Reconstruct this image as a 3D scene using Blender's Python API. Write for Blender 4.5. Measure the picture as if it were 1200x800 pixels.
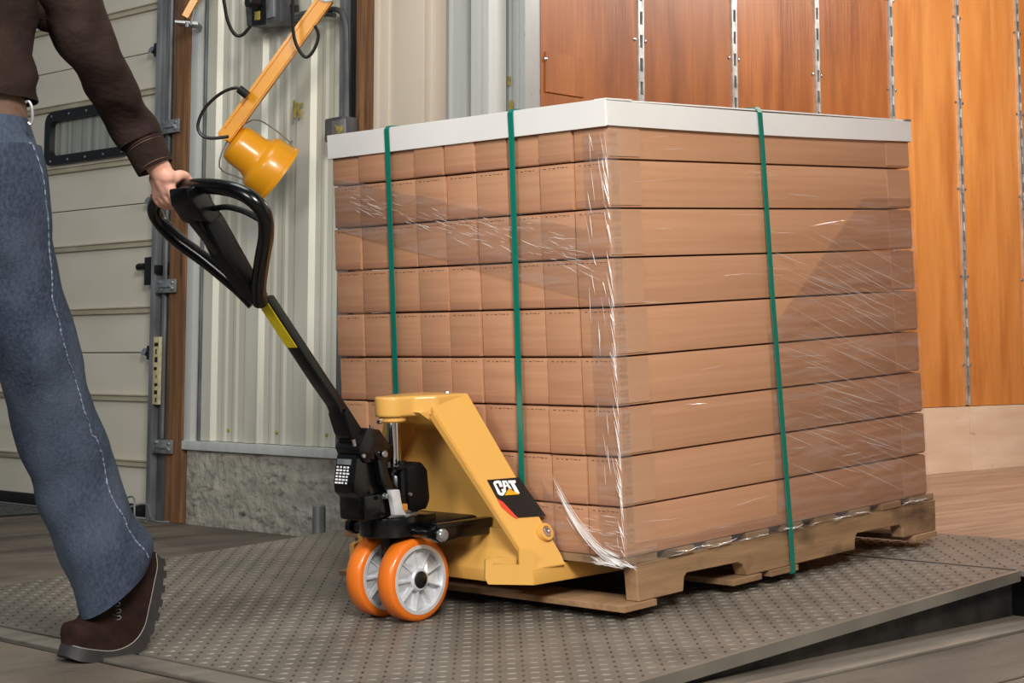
import bpy, bmesh, math, random
from mathutils import Matrix, Vector, noise
random.seed(7)
for o in list(bpy.data.objects): bpy.data.objects.remove(o)
S = bpy.context.scene
COL = S.collection
# ---------------------------------------------------------------- camera, world, lights, exposure
cam = bpy.data.objects.new('camera', bpy.data.cameras.new('camera')); COL.objects.link(cam)
cam.location = (-3.234, -2.782, .637)
cam.rotation_euler = (math.radians(96.64), 0, math.radians(-45.7))
cam.data.sensor_width = 36; cam.data.lens = 62.4; cam.data.shift_y = -.1868
cam.data.clip_start = .05
S.camera = cam
W = bpy.data.worlds.new('world'); S.world = W; W.use_nodes = True
W.node_tree.nodes['Background'].inputs[0].default_value = (.80, .90, 1, 1)
W.node_tree.nodes['Background'].inputs[1].default_value = .14
def area(name, loc, target, sx, sy, power, col=(1, 1, 1)):
    d = bpy.data.lights.new(name, 'AREA'); d.shape = 'RECTANGLE'; d.size = sx; d.size_y = sy; d.energy = power; d.color = col
    o = bpy.data.objects.new(name, d); COL.objects.link(o); o.location = loc
    o.rotation_euler = (Vector(target)-Vector(loc)).to_track_quat('-Z', 'Y').to_euler()
    return o
area('key_softbox', (-3.1, -3.5, 3.3), (.0, .3, .6), 1.3, 1.3, 300, (1, .96, .91))
area('fill_softbox', (-5.2, -.6, 2.6), (-.2, .6, .7), 1.4, 1.4, 95, (1, .97, .94))
area('overhead_fill', (-.8, 1.2, 4.4), (-.6, 1.2, 0), 1.6, 1.6, 45, (.95, 1, .97))  # added overhead area lamp, acting as an unseen ceiling light
S.view_settings.view_transform = 'Standard'; S.view_settings.look = 'None'
S.view_settings.exposure = 0; S.view_settings.gamma = 1; S.view_settings.use_curve_mapping = False
# ---------------------------------------------------------------- helpers
TH = math.radians(3.29)                       # slope of the dock plate, the pallet load and the truck standing on it
OL = Vector((0, 0, .167))
FL = Matrix.Translation(OL) @ Matrix.Rotation(-TH, 4, 'Y')      # frame of the load
FW = Matrix.Identity(4)
def lin(h):
    h = h.lstrip('#'); r = []
    for i in (0, 2, 4):
        c = int(h[i:i+2], 16)/255; r.append(c/12.92 if c <= .04045 else ((c+.055)/1.055)**2.4)
    return (*r, 1)
def mat(name, c1, c2=None, rough=.5, metal=0, scale=(8, 8, 8), detail=4, bump=0, bscale=None, coat=0, rnd=0, lo=.35, hi=.65, spec=.5, dist=.02, patch=None, trans=0):
    m = bpy.data.materials.new(name); m.use_nodes = True; nt = m.node_tree; N = nt.nodes; K = nt.links
    b = N['Principled BSDF']; b.inputs['Roughness'].default_value = rough; b.inputs['Metallic'].default_value = metal
    b.inputs['Coat Weight'].default_value = coat; b.inputs['Specular IOR Level'].default_value = spec
    b.inputs['Coat Roughness'].default_value = .1
    c1 = lin(c1) if isinstance(c1, str) else c1
    b.inputs['Base Color'].default_value = c1
    tc = N.new('ShaderNodeTexCoord')
    vec = tc.outputs['Object']
    if rnd:
        oi = N.new('ShaderNodeObjectInfo'); ad = N.new('ShaderNodeVectorMath'); ad.operation = 'ADD'
        mu = N.new('ShaderNodeMath'); mu.operation = 'MULTIPLY'; mu.inputs[1].default_value = 37
        K.new(oi.outputs['Random'], mu.inputs[0]); K.new(vec, ad.inputs[0]); K.new(mu.outputs[0], ad.inputs[1]); vec = ad.outputs[0]
    def ns(sc, det):
        mp = N.new('ShaderNodeMapping'); mp.inputs['Scale'].default_value = sc; K.new(vec, mp.inputs[0])
        n = N.new('ShaderNodeTexNoise'); n.inputs['Scale'].default_value = 1; n.inputs['Detail'].default_value = det; K.new(mp.outputs[0], n.inputs[0]); return n.outputs[0]
    out = None
    if c2:
        c2 = lin(c2) if isinstance(c2, str) else c2
        r = N.new('ShaderNodeValToRGB'); K.new(ns(scale, detail), r.inputs[0])
        r.color_ramp.elements[0].position = lo; r.color_ramp.elements[0].color = c1
        r.color_ramp.elements[1].position = hi; r.color_ramp.elements[1].color = c2
        out = r.outputs[0]
    if patch:
        c3, sc3, p0, p1 = patch
        r = N.new('ShaderNodeValToRGB'); K.new(ns(sc3, 6), r.inputs[0])
        r.color_ramp.elements[0].position = p0; r.color_ramp.elements[0].color = (0, 0, 0, 1)
        r.color_ramp.elements[1].position = p1; r.color_ramp.elements[1].color = (1, 1, 1, 1)
        mx = N.new('ShaderNodeMixRGB'); K.new(r.outputs[0], mx.inputs[0])
        if out: K.new(out, mx.inputs[1])
        else: mx.inputs[1].default_value = c1
        mx.inputs[2].default_value = lin(c3); out = mx.outputs[0]
    if rnd and rnd > 0:
        hs = N.new('ShaderNodeHueSaturation'); mr = N.new('ShaderNodeMapRange')
        mr.inputs[3].default_value = 1-rnd; mr.inputs[4].default_value = 1+rnd
        K.new(oi.outputs['Random'], mr.inputs[0]); K.new(mr.outputs[0], hs.inputs['Value'])
        if out: K.new(out, hs.inputs['Color'])
        else: hs.inputs['Color'].default_value = c1
        out = hs.outputs[0]
    if out: K.new(out, b.inputs['Base Color'])
    if bump:
        bp = N.new('ShaderNodeBump'); bp.inputs['Strength'].default_value = bump; bp.inputs['Distance'].default_value = dist
        K.new(ns(bscale or scale, 5), bp.inputs['Height']); K.new(bp.outputs[0], b.inputs['Normal'])
    return m
def BM(): return bmesh.new()
def box(bm, x0, y0, z0, x1, y1, z1, bev=0):
    M = Matrix.Translation(((x0+x1)/2, (y0+y1)/2, (z0+z1)/2)) @ Matrix.Diagonal((abs(x1-x0), abs(y1-y0), abs(z1-z0), 1))
    r = bmesh.ops.create_cube(bm, size=1, matrix=M)
    if bev:
        es = {e for v in r['verts'] for e in v.link_edges}
        bmesh.ops.bevel(bm, geom=list(es), offset=bev, segments=2, affect='EDGES', profile=.6)
def basis(d):
    d = Vector(d).normalized(); a = Vector((0, 0, 1)) if abs(d.z) < .9 else Vector((1, 0, 0))
    u = d.cross(a).normalized(); return u, d.cross(u).normalized()
def tube(bm, pts, r, n=10, closed=False, cap=True, flat=1):
    pts = [Vector(p) for p in pts]; m = len(pts); rs = r if isinstance(r, (list, tuple)) else [r]*m
    rings = []; u = None
    for i, p in enumerate(pts):
        a = pts[i-1] if (i or closed) else pts[i]; b = pts[(i+1) % m] if (i < m-1 or closed) else pts[i]
        d = (b-a).normalized()
        if u is None: u, _ = basis(d)
        u = (u-d*u.dot(d)).normalized(); w = d.cross(u)
        rings.append([bm.verts.new(p+(u*math.cos(t)+w*flat*math.sin(t))*rs[i]) for t in [2*math.pi*k/n for k in range(n)]])
    for i in range(m if closed else m-1):
        A, B = rings[i], rings[(i+1) % m]
        for k in range(n): bm.faces.new((A[k], A[(k+1) % n], B[(k+1) % n], B[k]))
    if cap and not closed:
        bm.faces.new(rings[0][::-1]); bm.faces.new(rings[-1])
def smooth_path(pts, k=6, closed=False):
    P = [Vector(p) for p in pts]; n = len(P); out = []
    for i in range(n if closed else n-1):
        a = P[i-1] if (i or closed) else P[0]; b = P[i]; c = P[(i+1) % n]; d = P[(i+2) % n] if (i+2 < n or closed) else P[-1]
        for j in range(k):
            t = j/k; out.append(.5*((2*b)+(c-a)*t+(2*a-5*b+4*c-d)*t*t+(3*b-a-3*c+d)*t**3))
    if not closed: out.append(P[-1])
    return out
def prism(bm, pts, lo, hi, ax='y', bev=0, seg=2):
    # polygon pts in the plane normal to ax, extruded from lo to hi
    def v(a, b, c): return {'y': (a, c, b), 'x': (c, a, b), 'z': (a, b, c)}[ax]
    A = [bm.verts.new(v(a, b, lo)) for a, b in pts]; B = [bm.verts.new(v(a, b, hi)) for a, b in pts]
    n = len(pts); fs = [bm.faces.new(A), bm.faces.new(B[::-1])]
    for i in range(n): fs.append(bm.faces.new((A[(i+1) % n], A[i], B[i], B[(i+1) % n])))
    bmesh.ops.recalc_face_normals(bm, faces=fs)
    if bev:
        es = {e for f in fs for e in f.edges}
        bmesh.ops.bevel(bm, geom=list(es), offset=bev, segments=seg, affect='EDGES', profile=.6)
def lathe(bm, prof, base, axis, n=32):
    base = Vector(base); d = Vector(axis).normalized(); u, w = basis(d); rings = []
    for r, h in prof:
        if r < 1e-6: rings.append([bm.verts.new(base+d*h)])
        else: rings.append([bm.verts.new(base+d*h+(u*math.cos(2*math.pi*k/n)+w*math.sin(2*math.pi*k/n))*r) for k in range(n)])
    fs = []
    for A, B in zip(rings, rings[1:]):
        for k in range(n):
            a = [A[k % len(A)], A[(k+1) % len(A)]] if len(A) > 1 else [A[0]]
            b = [B[(k+1) % len(B)], B[k % len(B)]] if len(B) > 1 else [B[0]]
            if len(a)+len(b) > 2: fs.append(bm.faces.new(a+b))
    bmesh.ops.recalc_face_normals(bm, faces=fs)
def hexa(bm, P):
    V = [bm.verts.new(p) for p in P]
    fs = [bm.faces.new([V[i] for i in q]) for q in ((0, 1, 2, 3), (7, 6, 5, 4), (0, 4, 5, 1), (1, 5, 6, 2), (2, 6, 7, 3), (3, 7, 4, 0))]
    bmesh.ops.recalc_face_normals(bm, faces=fs)
def slab(bm, quad, nrm, t):
    q = [Vector(p) for p in quad]; n = Vector(nrm).normalized()*t; A = [bm.verts.new(p) for p in q]; B = [bm.verts.new(p+n) for p in q]
    fs = [bm.faces.new(A), bm.faces.new(B[::-1])]; k = len(q)
    for i in range(k): fs.append(bm.faces.new((A[(i+1) % k], A[i], B[i], B[(i+1) % k])))
    bmesh.ops.recalc_face_normals(bm, faces=fs)
def loft(bm, rings, cap=True):
    R = [[bm.verts.new(p) for p in r] for r in rings]; n = len(R[0]); fs = []
    for A, B in zip(R, R[1:]):
        for k in range(n): fs.append(bm.faces.new((A[k], A[(k+1) % n], B[(k+1) % n], B[k])))
    if cap: fs += [bm.faces.new(R[0][::-1]), bm.faces.new(R[-1])]
    bmesh.ops.recalc_face_normals(bm, faces=fs)
def tag(o, label=None, cat=None, group=None, kind=None):
    for k, v in (('label', label), ('category', cat), ('group', group), ('kind', kind)):
        if v: o[k] = v
    return o
def empty(name, F, loc, label, cat, group=None):
    o = bpy.data.objects.new(name, None); COL.objects.link(o); o.empty_display_size = .05
    o.matrix_world = F @ Matrix.Translation(loc); tag(o, label, cat, group); o['_f'] = 1; del o['_f']; MW[o.name] = o.matrix_world.copy(); return o
MW = {}
def obj(name, bm, m, parent=None, F=FW, smooth=True, label=None, cat=None, group=None, kind=None, ang=35):
    me = bpy.data.meshes.new(name)
    vs = [v.co for v in bm.verts]
    lo = Vector((min(v.x for v in vs), min(v.y for v in vs), min(v.z for v in vs))); hi = Vector((max(v.x for v in vs), max(v.y for v in vs), max(v.z for v in vs)))
    if parent is None: org = Vector(((lo.x+hi.x)/2, (lo.y+hi.y)/2, lo.z))
    else: org = (lo+hi)/2
    for v in bm.verts: v.co -= org
    bm.to_mesh(me); bm.free()
    if smooth:
        me.polygons.foreach_set('use_smooth', [True]*len(me.polygons)); me.set_sharp_from_angle(angle=math.radians(ang))
    ms = m if isinstance(m, list) else [m]
    for x in ms: me.materials.append(x)
    o = bpy.data.objects.new(name, me); COL.objects.link(o)
    mw = F @ Matrix.Translation(org); MW[o.name] = mw
    if parent is None: o.matrix_world = mw
    else:
        o.parent = parent; o.matrix_parent_inverse = Matrix.Identity(4); o.matrix_basis = MW[parent.name].inverted() @ mw
    tag(o, label, cat, group, kind); return o
def dup(o, loc=None, parent=None, F=FW, label=None):
    # copy a thing with its parts and sub-parts; loc = new origin in frame F
    c = o.copy(); COL.objects.link(c)
    if parent is None and loc is not None: c.matrix_world = F @ Matrix.Translation(loc)
    elif parent is not None:
        c.parent = parent
        if loc is not None: c.matrix_basis = MW[parent.name].inverted() @ F @ Matrix.Translation(loc)
    MW[c.name] = (F @ Matrix.Translation(loc)) if loc is not None else MW[o.name]
    if label: c['label'] = label
    for ch in o.children:
        d = ch.copy(); COL.objects.link(d); d.parent = c
    return c
# ---------------------------------------------------------------- materials
M = {}
M['concrete'] = mat('concrete_floor', '#5a5148', '#716759', .75, scale=(3, 3, 3), detail=8, bump=.25, bscale=(40, 40, 40), patch=('#40372e', (1.6, 7, 1), .5, .75))
M['curb'] = mat('concrete_curb', '#8c897e', '#b9b5a8', .85, scale=(9, 9, 16), detail=10, bump=.6, bscale=(30, 30, 30), lo=.3, hi=.7, patch=('#55524b', (16, 16, 40), .56, .75))
M['steel_plate'] = mat('tread_plate_steel', '#6d665d', '#857d72', .5, .25, scale=(4, 4, 4), detail=8, bump=.15, bscale=(60, 60, 60), patch=('#4b463f', (2, 2, 2), .5, .72))
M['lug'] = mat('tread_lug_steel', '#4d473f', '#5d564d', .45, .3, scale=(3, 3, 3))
M['lug_lit'] = mat('lit_tread_lug', '#7b7469', '#8f887d', .42, .35, scale=(3, 3, 3))  # paler lug copy, its colour paints in the light alternate lugs catch
M['dark_steel'] = mat('dark_steel', '#2a2a2a', '#4a4845', .45, .6, scale=(10, 10, 10), bump=.1)
M['curb_angle'] = mat('worn_steel_angle', '#7a756c', '#9a9388', .45, .5, scale=(3, 12, 3), detail=8)
M['galv'] = mat('galvanised_steel', '#8c8f90', '#b4b7b8', .38, .7, scale=(14, 14, 4), detail=8)
M['galv_dark'] = mat('dull_galvanised_steel', '#55585a', '#7a7d7e', .45, .6, scale=(14, 14, 4))
M['white_metal'] = mat('cream_ribbed_metal', '#c9c7b6', '#d8d6c8', .45, .1, scale=(6, 6, 1), patch=('#a9a796', (8, 8, .6), .6, .8))
M['door_paint'] = mat('cream_door_paint', '#cdc7b6', '#d6d0c1', .45, 0, scale=(4, 2, 4), patch=('#989182', (3, 1, 6), .6, .8))
M['rail_paint'] = mat('door_rail_paint', '#a39b84', '#c4bca4', .4, .2, scale=(10, 4, 30))
M['rubber'] = mat('black_rubber', '#0c0c0d', '#161617', .6, 0, scale=(20, 20, 20))
M['plastic'] = mat('black_plastic', '#101011', None, .35)
M['beam_wood'] = mat('aged_timber', '#6b4a30', '#8a6340', .7, 0, scale=(40, 40, 3), detail=6, bump=.3, lo=.35, hi=.65, patch=('#3f2a1a', (20, 20, 3), .6, .75))
M['cream'] = mat('cream_painted_panel', '#cfc0ad', '#d8cab8', .5, 0, scale=(2, 2, 1))
M['white_trim'] = mat('white_painted_trim', '#d4d6d2', '#c6c9c5', .45, .1, scale=(20, 20, 1))
M['grey_trim'] = mat('grey_painted_steel', '#a5a7a6', '#b4b6b4', .42, .2, scale=(8, 8, 2), patch=('#8f8a6c', (30, 30, 18), .68, .74))
def woodmat(name, a, b, c):
    m = mat(name, a, b, .38, 0, scale=(12, 12, 1.8), detail=9, bump=.12, bscale=(60, 60, 4), rnd=.13, lo=.32, hi=.68, patch=(c, (7, 7, 1.4), .5, .75), coat=.15)
    return m
M['panel_wood'] = woodmat('varnished_plywood_panel', '#8c5025', '#a26330', '#733f1b')
M['panel_wood_light'] = woodmat('pale_varnished_panel', '#c17c3c', '#cf8d4d', '#ab672f')
M['ply'] = mat('pale_plywood', '#d9bda2', '#e6cfb6', .6, 0, scale=(2, 2, 14), detail=6, patch=('#b08a68', (6, 6, 25), .66, .75))
M['deck_wood'] = mat('trailer_floorboard', '#8f735c', '#a68a72', .6, 0, scale=(2, 26, 2), detail=8, bump=.2, rnd=.08, patch=('#6f4e36', (3, 60, 3), .62, .72))
M['track'] = mat('zinc_track', '#a9aaa6', '#d5d5d0', .35, .6, scale=(20, 20, 20))
M['carton'] = mat('kraft_cardboard', '#b78563', '#c2916f', .62, 0, scale=(1.5, 1.5, 70), detail=3, bump=.08, bscale=(4, 4, 160), rnd=.055, lo=.3, hi=.7, dist=.003)
M['carton_dark'] = mat('kraft_cardboard_flap', '#a8775a', '#b38163', .62, 0, scale=(1.5, 1.5, 70), rnd=.05)
M['tape'] = mat('clear_tape', '#bf9070', '#c49676', .25, 0, scale=(3, 3, 30), coat=.4)
M['ink'] = mat('brown_carton_print', '#6d3f2b', None, .7)
M['cap'] = mat('white_paperboard', '#eceae7', '#e4e2df', .5, 0, scale=(2, 2, 2))
M['card_edge'] = mat('raw_cardboard_edge', '#a98462', '#8b6a4d', .8, 0, scale=(50, 50, 200))
M['strap'] = mat('green_polyester_strap', '#00705f', '#067a69', .3, 0, scale=(300, 300, 4), bump=.05, coat=.3)
M['pallet'] = mat('pallet_timber', '#8a6b4c', '#a5825f', .75, 0, scale=(3, 20, 24), detail=7, bump=.3, rnd=.1, patch=('#5f4a36', (5, 9, 9), .55, .72))
M['yellow'] = mat('yellow_powder_coat', '#dfa953', '#e2ad58', .36, 0, scale=(2, 2, 2), coat=.35)
M['black'] = mat('black_gloss_paint', '#040405', '#070708', .24, 0, scale=(5, 5, 5), coat=.35, spec=.35)
M['satin'] = mat('black_satin_plastic', '#070708', '#0c0c0d', .42, 0, scale=(200, 200, 200), bump=.1, spec=.3)
M['chrome'] = mat('chrome', '#e8e8ea', None, .12, 1)
M['zinc'] = mat('zinc_bolt', '#c7c9cc', '#aeb0b3', .25, .9, scale=(40, 40, 40))
M['orange'] = mat('orange_polyurethane', '#e8771d', '#e27019', .34, 0, scale=(4, 4, 4), coat=.3)
M['hub'] = mat('cast_aluminium', '#d3d5d8', '#e2e4e6', .38, .3, scale=(30, 30, 30), bump=.08)
M['lampyellow'] = mat('safety_yellow_enamel', '#e79a10', '#ea9f14', .34, 0, scale=(3, 3, 3), coat=.3)
M['sticker_yellow'] = mat('warning_yellow', '#e6cf1c', '#dcc414', .4, 0, scale=(60, 60, 60))
M['sticker_black'] = mat('sticker_black', '#141516', None, .4)
M['sticker_white'] = mat('sticker_white', '#f2f3f3', None, .4)
M['sticker_red'] = mat('sticker_red', '#e2492f', None, .4)
M['sticker_gold'] = mat('sticker_gold', '#f0a818', None, .4)
M['olive_mark'] = mat('olive_paint_mark', '#b3a04b', '#8b7d3a', .6, 0, scale=(60, 60, 60))
M['skin'] = mat('skin', '#d9a18b', '#e2ae98', .48, 0, scale=(18, 18, 18), detail=5, bump=.08, bscale=(120, 120, 120), dist=.002)
M['skin'].node_tree.nodes['Principled BSDF'].inputs['Subsurface Weight'].default_value = .12
M['skin'].node_tree.nodes['Principled BSDF'].inputs['Subsurface Radius'].default_value = (.02, .008, .005)
M['nail'] = mat('finger_nail', '#e3b5a2', None, .25)
M['shirt'] = mat('dark_brown_cotton', '#2a1e19', '#352722', .85, 0, scale=(10, 10, 10), bump=.35, bscale=(14, 14, 20), spec=.2, dist=.03)
M['denim'] = mat('washed_denim', '#303847', '#465061', .9, 0, scale=(150, 150, 90), detail=8, bump=.35, bscale=(260, 260, 160), spec=.15, dist=.004, lo=.3, hi=.7, patch=('#647081', (5, 5, 3), .45, .9))
M['denim_seam'] = mat('bleached_seam', '#9aa7ba', '#3c4760', .9, 0, scale=(50, 50, 90))
M['belt'] = mat('tan_leather', '#6b5144', '#755a4c', .6, 0, scale=(20, 20, 20), bump=.2)
M['suede'] = mat('brown_suede', '#20120e', '#2e1b15', .85, 0, scale=(30, 30, 30), detail=6, bump=.3, bscale=(90, 90, 90), spec=.2, dist=.005)
M['sole'] = mat('grey_rubber_sole', '#2b2a29', '#343332', .6, 0, scale=(40, 40, 40))
M['thread'] = mat('pale_thread', '#b8b2a6', None, .8)
M['hair'] = mat('dark_hair', '#1f1612', '#2c201a', .5, 0, scale=(120, 120, 10), bump=.5)
M['glass'] = mat('window_glass', '#9fa39a', '#7f837a', .15, 0, scale=(24, 24, .4), detail=2, lo=.4, hi=.6)
M['label_cream'] = mat('aged_paper', '#cfc29c', '#b3a47c', .7, 0, scale=(60, 60, 30))
M['wire'] = mat('black_cable', '#0d0d0e', None, .4)
M['white_plastic'] = mat('white_plastic', '#e9e9e6', None, .35)
# ---------------------------------------------------------------- setting: floor, walls, trailer
FZ = -.037
bm = BM(); box(bm, -9, -6, FZ-.1, 1.10, 9, FZ)
floor = obj('floor', bm, M['concrete'], kind='structure', smooth=False)
bm = BM()      # saw-cut joints of the slab as shallow raised sealant lines
for q in ((-.98, -6, -.972, 9), (-3.2, -6, -3.19, 9)): box(bm, q[0], q[1], FZ, q[2], q[3], FZ+.0012)
for q in ((-9, -.86, 1.1, -.852), (-9, -2.6, 1.1, -2.592)): box(bm, q[0], q[1], FZ, q[2], q[3], FZ+.0012)
obj('joint_sealant', bm, M['dark_steel'], floor, smooth=False)
# ribbed metal wall between dock door and truck opening, x = 1.12
wb = bpy.data.objects.new('wall_back', None); COL.objects.link(wb); wb.location = (1.12, 2.8, FZ); MW['wall_back'] = Matrix.Translation((1.12, 2.8, FZ)); wb['kind'] = 'structure'
bm = BM()
prof = []
y = 2.335
while y < 3.30:
    for dy, dx in ((0, 0), (.05, 0), (.062, -.006), (.078, -.006), (.09, 0), (.118, 0), (.13, -.006), (.146, -.006), (.158, 0), (.19, 0), (.206, -.02), (.288, -.02), (.304, 0)):
        prof.append((y+dy, 1.12+dx))
    y += .305
prof = [p for p in prof if p[0] <= 3.30]
prof_ = [(x, yy) for yy, x in prof]
prism(bm, prof_+[(x+.006, yy) for x, yy in prof_[::-1]], .30, 4.3, 'z')
obj('ribbed_sheet', bm, M['white_metal'], wb, ang=20)
bm = BM()
for i, yy in enumerate((2.44, 2.59, 2.74, 2.9, 3.05, 3.2)): lathe(bm, [(0, .008), (.006, .006), (.008, 0)], (1.12, yy, .345), (-1, 0, 0), 10)
obj('screw', bm, M['olive_mark'], wb, kind='stuff')
bm = BM(); box(bm, 1.075, 2.30, .262, 1.14, 3.31, .298, .004); obj('base_flashing', bm, M['white_trim'], wb)
bm = BM(); box(bm, 1.095, 2.28, FZ-.05, 1.30, 3.30, .262, .006); obj('concrete_curb', bm, M['curb'], wb)
bm = BM(); box(bm, 1.14, 2.28, .262, 1.3, 3.3, 4.4); obj('dark_backing', bm, M['dark_steel'], wb, smooth=False)
bm = BM(); box(bm, 1.085, 3.262, .27, 1.13, 3.312, 4.3, .004); obj('corner_flashing', bm, M['white_trim'], wb)
bm = BM(); tube(bm, [(1.098, 3.222, z) for z in (.30, 1, 2, 3, 4.2)], .009, 10); obj('wire_pipe', bm, M['galv_dark'], wb)
# olive stamp-like paint residue on the sheet
bm = BM()
for a, b, c, d in ((0, 0, .012, .07), (.018, .02, .03, .06), (.034, .0, .045, .03), (.034, .045, .06, .055)): box(bm, 1.078, 2.62-c, 1.56+b, 1.0825, 2.62-a, 1.56+d)
obj('paint_mark', bm, M['olive_mark'], wb, smooth=False)
# wall beyond the left door and above, and right of the truck opening
bm = BM(); box(bm, 1.14, 6.7, FZ, 1.3, 9, 4.4); obj('wall_left', bm, M['white_metal'], kind='structure', smooth=False)
bm = BM(); box(bm, 1.14, -6, FZ, 1.3, -1.0, 4.4); obj('wall_right', bm, M['white_metal'], kind='structure', smooth=False)
bm = BM(); box(bm, 1.14, 3.5, 3.35, 1.3, 6.75, 4.4); box(bm, 1.14, -1.0, 2.95, 1.3, 2.28, 4.4); obj('wall_front', bm, M['white_metal'], kind='structure', smooth=False)
bm = BM(); box(bm, 1.21, 3.44, FZ, 1.25, 6.75, 4.4); obj('dark_backing', bm, M['dark_steel'], wb, smooth=False)  # dark backing added behind the dock door to block the sky at its gap
bm = BM(); box(bm, 1.40, 1.87, FZ, 1.44, 2.32, 4.2); obj('dock_pad', bm, M['rubber'], wb, smooth=False)
# timber door post
bm = BM(); box(bm, 1.08, 3.315, FZ, 1.22, 3.43, 4.2, .006)
obj('trim_1', bm, M['beam_wood'], kind='structure', label='rough brown timber post between dock door track and ribbed wall')
# opening jamb: angle, seal, timber stud, cream panels
j = bpy.data.objects.new('trim_2', None); COL.objects.link(j); j.location = (1.12, 2.2, FZ); MW['trim_2'] = Matrix.Translation((1.12, 2.2, FZ)); j['kind'] = 'structure'
bm = BM(); box(bm, 1.08, 2.318, .26, 1.125, 2.345, 4.2, .002); obj('steel_angle', bm, M['galv'], j)
bm = BM(); box(bm, 1.11, 2.272, FZ, 1.16, 2.318, 4.2); obj('rubber_seal', bm, M['rubber'], j)
bm = BM(); box(bm, 1.10, 2.232, FZ, 1.2, 2.272, 4.2, .003); box(bm, 1.115, 2.184, FZ, 1.2, 2.230, 4.2, .003); obj('timber_stud', bm, M['beam_wood'], j)
bm = BM(); box(bm, 1.11, 2.098, FZ, 1.2, 2.183, 4.2, .004); box(bm, 1.105, 2.15, FZ, 1.11, 2.176, 4.2, .002); obj('light_casing', bm, M['cream'], j)
bm = BM(); box(bm, 1.12, 1.918, FZ, 1.2, 2.097, 4.2, .003); obj('tan_panel', bm, M['cream'], j)
bm = BM(); box(bm, 1.124, 1.882, FZ, 1.2, 1.914, 4.2, .003); obj('tan_strip', bm, M['cream'], j)
# folded white channels of the opened trailer rear door, then grey corner post
j = bpy.data.objects.new('trim_3', None); COL.objects.link(j); j.location = (1.25, 1.85, FZ); MW['trim_3'] = Matrix.Translation((1.25, 1.85, FZ)); j['kind'] = 'structure'
bm = BM()
pp = [(2.03, 1.23), (1.988, 1.23), (1.984, 1.24), (1.972, 1.24), (1.968, 1.34), (1.940, 1.36), (1.935, 1.24), (1.922, 1.235), (1.905, 1.235), (1.900, 1.25), (1.893, 1.38), (1.86, 1.40), (1.82, 1.40), (1.80, 1.33)]
prism(bm, [(x, y) for y, x in pp]+[(x+.006, y) for y, x in pp[::-1]], FZ, 4.2, 'z')
obj('folded_channel', bm, M['white_trim'], j, ang=15)
bm = BM(); box(bm, 1.245, 1.735, FZ, 1.34, 1.80, 4.2, .003); box(bm, 1.238, 1.70, FZ, 1.33, 1.738, 4.2, .003); obj('white_post', bm, M['white_trim'], j)
bm = BM(); box(bm, 1.37, 1.70, FZ, 1.45, 1.86, 4.2, .003); obj('grey_post', bm, M['grey_trim'], j)
bm = BM()
for y0, y1, x in ((1.705, 1.722, 1.352), (1.66, 1.698, 1.362), (1.625, 1.655, 1.35)): box(bm, x, y0, FZ, 1.44, y1, 4.2, .002)
obj('post_flange', bm, M['grey_trim'], j)
bm = BM()
for z, yy in ((2.0, 1.705), (1.62, 1.70), (1.53, 1.69)): box(bm, 1.346, yy, z, 1.353, yy+.012, z+.035)
obj('paint_mark', bm, M['olive_mark'], j, smooth=False)
# ---- trailer: floor of boards, side wall of panels and logistic track, far wall, roof
TZ = .100
tf = bpy.data.objects.new('floor.001', None); COL.objects.link(tf); tf.location = (4, .3, TZ-.05); MW['floor.001'] = Matrix.Translation((4, .3, TZ-.05)); tf['kind'] = 'structure'; tf['label'] = 'pale worn hardwood floor inside the trailer'
bm = BM(); box(bm, 0, 0, 0, 6.9, .1325, .03, .0015); me0 = None
for i in range(19):
    yy = -.92+i*.1340
    if me0 is None:
        for v in bm.verts: v.co += Vector((1.42, yy, TZ-.03))
        b0 = obj('floorboard', bm, M['deck_wood'], tf, smooth=False)
    else:
        dup(b0, (1.42+3.45, yy+.06625, TZ-.015), tf)
    me0 = 1
bm = BM(); box(bm, 1.42, -.92, TZ-.2, 8.3, 1.63, TZ-.0305); obj('subfloor', bm, M['dark_steel'], tf, smooth=False)
tw = bpy.data.objects.new('wall_left.001', None); COL.objects.link(tw); tw.location = (4, 1.62, TZ); MW['wall_left.001'] = Matrix.Translation((4, 1.62, TZ)); tw['kind'] = 'structure'; tw['label'] = 'orange wood panelled side wall inside the trailer'
bm = BM(); box(bm, 1.42, 1.645, TZ, 8.3, 1.68, 2.95); obj('backing_board', bm, M['dark_steel'], tw, smooth=False)
bm = BM(); box(bm, 1.42, 1.618, TZ, 4.39, 1.645, .402, .002); box(bm, 4.395, 1.618, TZ, 8.3, 1.645, .402, .002); obj('plywood_kickboard', bm, M['ply'], tw, smooth=False)
xs = [1.43, 1.992, 2.590, 3.187, 3.784, 4.382, 4.975, 5.57, 6.17, 6.76, 7.36, 7.96]
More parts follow.
